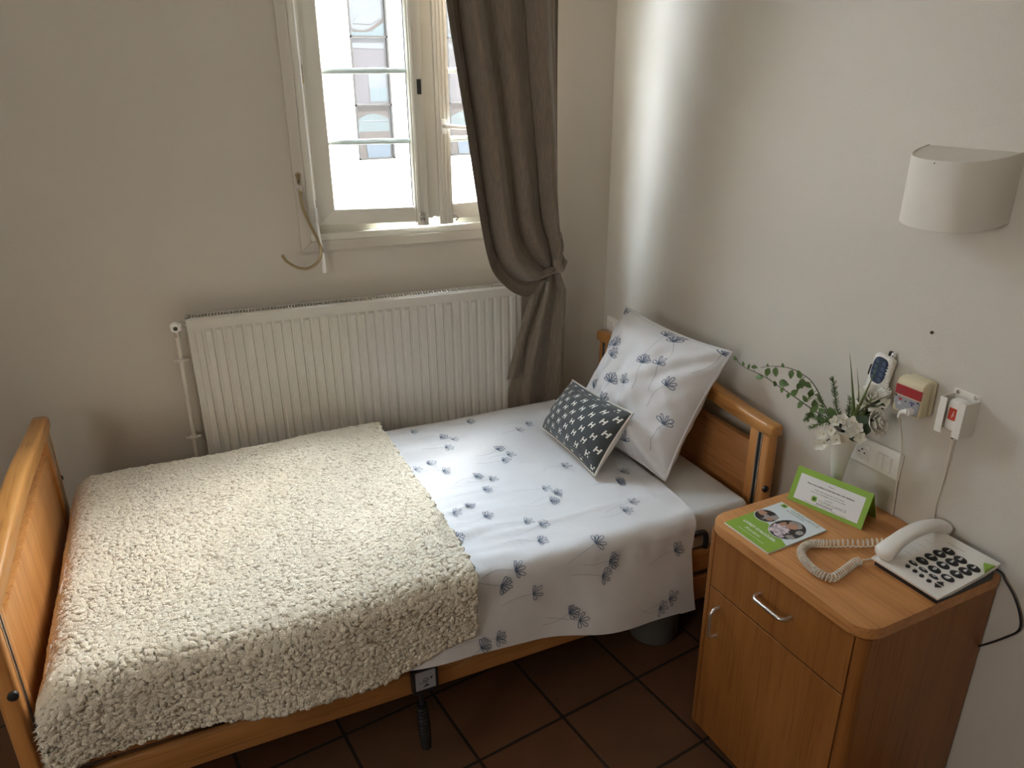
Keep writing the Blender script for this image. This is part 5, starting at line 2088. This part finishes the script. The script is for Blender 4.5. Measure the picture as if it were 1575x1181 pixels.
b = MB(rmf)
b.box(-0.012, 0.012, -0.028, 0.028, -0.062, 0.050, r=0.009, seg=3)
b.build('remote_body', M_WHITE, rm)
b = MB(rmf)
oval = [(0.0215 * abs(cos(a)) ** .6 * (1 if cos(a) > 0 else -1), 0.010 + 0.036 * (abs(sin(a)) ** (0.55 if sin(a) > 0 else .9)) * (1 if sin(a) > 0 else -1)) for a in [2 * pi * i / 36 for i in range(36)]]
b.prism(oval, -0.0140, -0.010, 'x')
kp = b.build('keypad', M_NAVY, rm, smooth=0)
b = MB(rmf)
for r_ in range(4):
    for c_ in (-1, 1):
        b.lathe([(0.0062, 0), (0.0058, 0.0015), (0.003, 0.002)], (-0.0140, c_ * 0.0105, 0.033 - r_ * 0.0155), 12, 0, (-1, 0, 0))
b.build('button', M_NAVYL, kp)
b = MB(rmf)
b.box(-0.006, 0.006, 0.028, 0.034, -0.02, 0.01, r=0.002)
b.box(0.010, 0.019, -0.006, 0.006, 0.03, 0.06, r=0.002)
b.build('hanging_clip', M_BLACK, rm)
# twisted curly lead
ctrl = [(-0.018, -1.366, 1.186), (-0.030, -1.370, 1.174), (-0.034, -1.374, 1.160), (-0.036, -1.371, 1.140), (-0.036, -1.372, 1.118), (-0.036, -1.374, 1.100), (-0.036, -1.386, 1.092), (-0.036, -1.378, 1.076), (-0.034, -1.35, 1.058), (-0.03, -1.335, 1.04), (-0.025, -1.325, 0.99), (-0.02, -1.32, 0.93)]
cur = bez(ctrl, 300)
pts = []
for i, p in enumerate(cur):
    t = (cur[min(300, i + 1)] - cur[max(0, i - 1)]).normalized()
    u = t.cross(Vector((1, 0, 0))).normalized()
    w = t.cross(u)
    a = i * 0.62
    pts.append(p + (u * cos(a) + w * sin(a)) * 0.0042)
b = MB()
b.tube(pts, 0.0018, 6)
b.build('curly_lead', M_WHITE, rm, smooth=180)
# small screw left in the wall
b = MB()
b.lathe([(0.0042, 0), (0.0042, 0.003), (0.002, 0.006)], (-0.0002, -1.442, 1.263), 12, 0, (-1, 0, 0))
o = b.build('wall_screw', M_BRASSD)
tag(o, 'small dark screw alone in the wall above the call box', 'screw')

# ================================================================== ACROSS THE STREET
bd = thing('building', (3, 9, -4.5), 'bright white building across the street with a strip of glazing', 'building')
FY = 9.0
S1 = (1.449, 2.018, 0.700, 3.8)
S2 = (2.925, 3.52, 0.695, 3.8)
b = MB()
top = 4.0
xs_ = [-22, S1[0], S1[1], S2[0], S2[1], 14]
for i in range(5):
    if i in (1, 3):
        b.box(xs_[i], xs_[i + 1], FY, FY + 0.4, -4.5, S1[2])
        b.box(xs_[i], xs_[i + 1], FY, FY + 0.4, S1[3], top)
    else:
        b.box(xs_[i], xs_[i + 1], FY, FY + 0.4, -4.5, top)
b.build('facade', M_FACADE, bd, smooth=0)
b = MB()
b.box(-22, 14, FY - 0.004, FY + 0.01, 0.672, 0.682)
for x in (-0.6, 2.03, 4.6):
    b.box(x, x + 0.012, FY - 0.004, FY + 0.01, -4.5, 0.68)
b.build('panel_joint', M_FJOINT, bd, smooth=0)
for (x0, x1, z0, z1) in (S1, S2):
    b = MB()
    b.box(x0, x0 + 0.03, FY - 0.01, FY + 0.04, z0, z1)
    b.box(x1 - 0.03, x1, FY - 0.01, FY + 0.04, z0, z1)
    for z in (z0, 1.462, 2.385, 3.2, z1 - .02):
        b.box(x0, x1, FY - 0.01, FY + 0.04, z, z + 0.024)
    wf_ = b.build('glazing_frame', M_FFRAME, bd, smooth=0)
    b = MB()  # coloured panels behind the pane stand in for reflections in the glass
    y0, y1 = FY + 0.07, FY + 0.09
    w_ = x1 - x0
    # lowest bay: painted reflection of brick with a blue arched opening
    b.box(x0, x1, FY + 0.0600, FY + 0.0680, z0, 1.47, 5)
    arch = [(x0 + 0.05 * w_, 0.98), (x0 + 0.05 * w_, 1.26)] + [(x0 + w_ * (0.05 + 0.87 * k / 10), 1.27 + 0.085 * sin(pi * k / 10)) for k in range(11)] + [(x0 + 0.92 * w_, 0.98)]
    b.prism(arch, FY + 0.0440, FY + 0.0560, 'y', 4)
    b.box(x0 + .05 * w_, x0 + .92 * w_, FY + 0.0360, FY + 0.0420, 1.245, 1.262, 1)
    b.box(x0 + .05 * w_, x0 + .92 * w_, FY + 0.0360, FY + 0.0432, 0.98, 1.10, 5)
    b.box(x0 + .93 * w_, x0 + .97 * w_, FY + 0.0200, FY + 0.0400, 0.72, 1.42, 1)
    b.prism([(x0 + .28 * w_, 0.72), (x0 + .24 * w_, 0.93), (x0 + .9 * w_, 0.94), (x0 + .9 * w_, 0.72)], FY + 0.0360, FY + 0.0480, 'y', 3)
    # middle bay: painted reflection of a lilac wall with a pale strip and a white window
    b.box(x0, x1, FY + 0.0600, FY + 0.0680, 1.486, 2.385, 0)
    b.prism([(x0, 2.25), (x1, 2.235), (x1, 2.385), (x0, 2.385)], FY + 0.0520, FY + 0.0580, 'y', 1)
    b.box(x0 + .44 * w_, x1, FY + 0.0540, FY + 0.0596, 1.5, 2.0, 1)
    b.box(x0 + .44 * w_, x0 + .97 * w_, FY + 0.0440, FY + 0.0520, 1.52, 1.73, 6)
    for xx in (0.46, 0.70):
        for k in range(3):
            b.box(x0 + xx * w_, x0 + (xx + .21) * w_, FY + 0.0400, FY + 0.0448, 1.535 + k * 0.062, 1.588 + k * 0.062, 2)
    # upper bay: painted reflection of pale sky over dark roof shapes
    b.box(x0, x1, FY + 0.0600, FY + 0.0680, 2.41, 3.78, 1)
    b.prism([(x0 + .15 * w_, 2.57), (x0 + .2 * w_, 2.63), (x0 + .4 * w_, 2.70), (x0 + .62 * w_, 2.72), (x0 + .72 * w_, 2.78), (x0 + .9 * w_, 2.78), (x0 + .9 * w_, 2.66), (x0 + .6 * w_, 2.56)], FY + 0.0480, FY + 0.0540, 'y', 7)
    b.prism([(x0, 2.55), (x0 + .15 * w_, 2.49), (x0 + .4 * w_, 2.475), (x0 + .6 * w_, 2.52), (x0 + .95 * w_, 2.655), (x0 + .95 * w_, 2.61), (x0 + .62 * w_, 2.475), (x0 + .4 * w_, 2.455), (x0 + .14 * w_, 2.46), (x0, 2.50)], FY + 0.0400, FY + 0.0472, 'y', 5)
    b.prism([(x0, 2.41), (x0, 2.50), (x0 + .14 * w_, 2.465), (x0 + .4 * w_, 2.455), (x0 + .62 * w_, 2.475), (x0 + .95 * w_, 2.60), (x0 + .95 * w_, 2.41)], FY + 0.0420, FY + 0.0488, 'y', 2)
    b.build('painted_reflection', [M_FLILAC, M_FPALE, M_FSKY, M_FBLUE, M_FTEAL, M_FBROWN, M_FPALE, M_FPALE], wf_, smooth=0)
    b = MB()
    b.box(x0 + .02, x1 - .02, FY + 0.008, FY + 0.012, z0 + .02, z1)
    b.build('pane', M_GLASS, wf_, smooth=0)
b = MB()
b.box(-24, 16, 0.9, 9.0, -4.7, -4.5)
struct(b.build('ground', M_STREET, smooth=0))
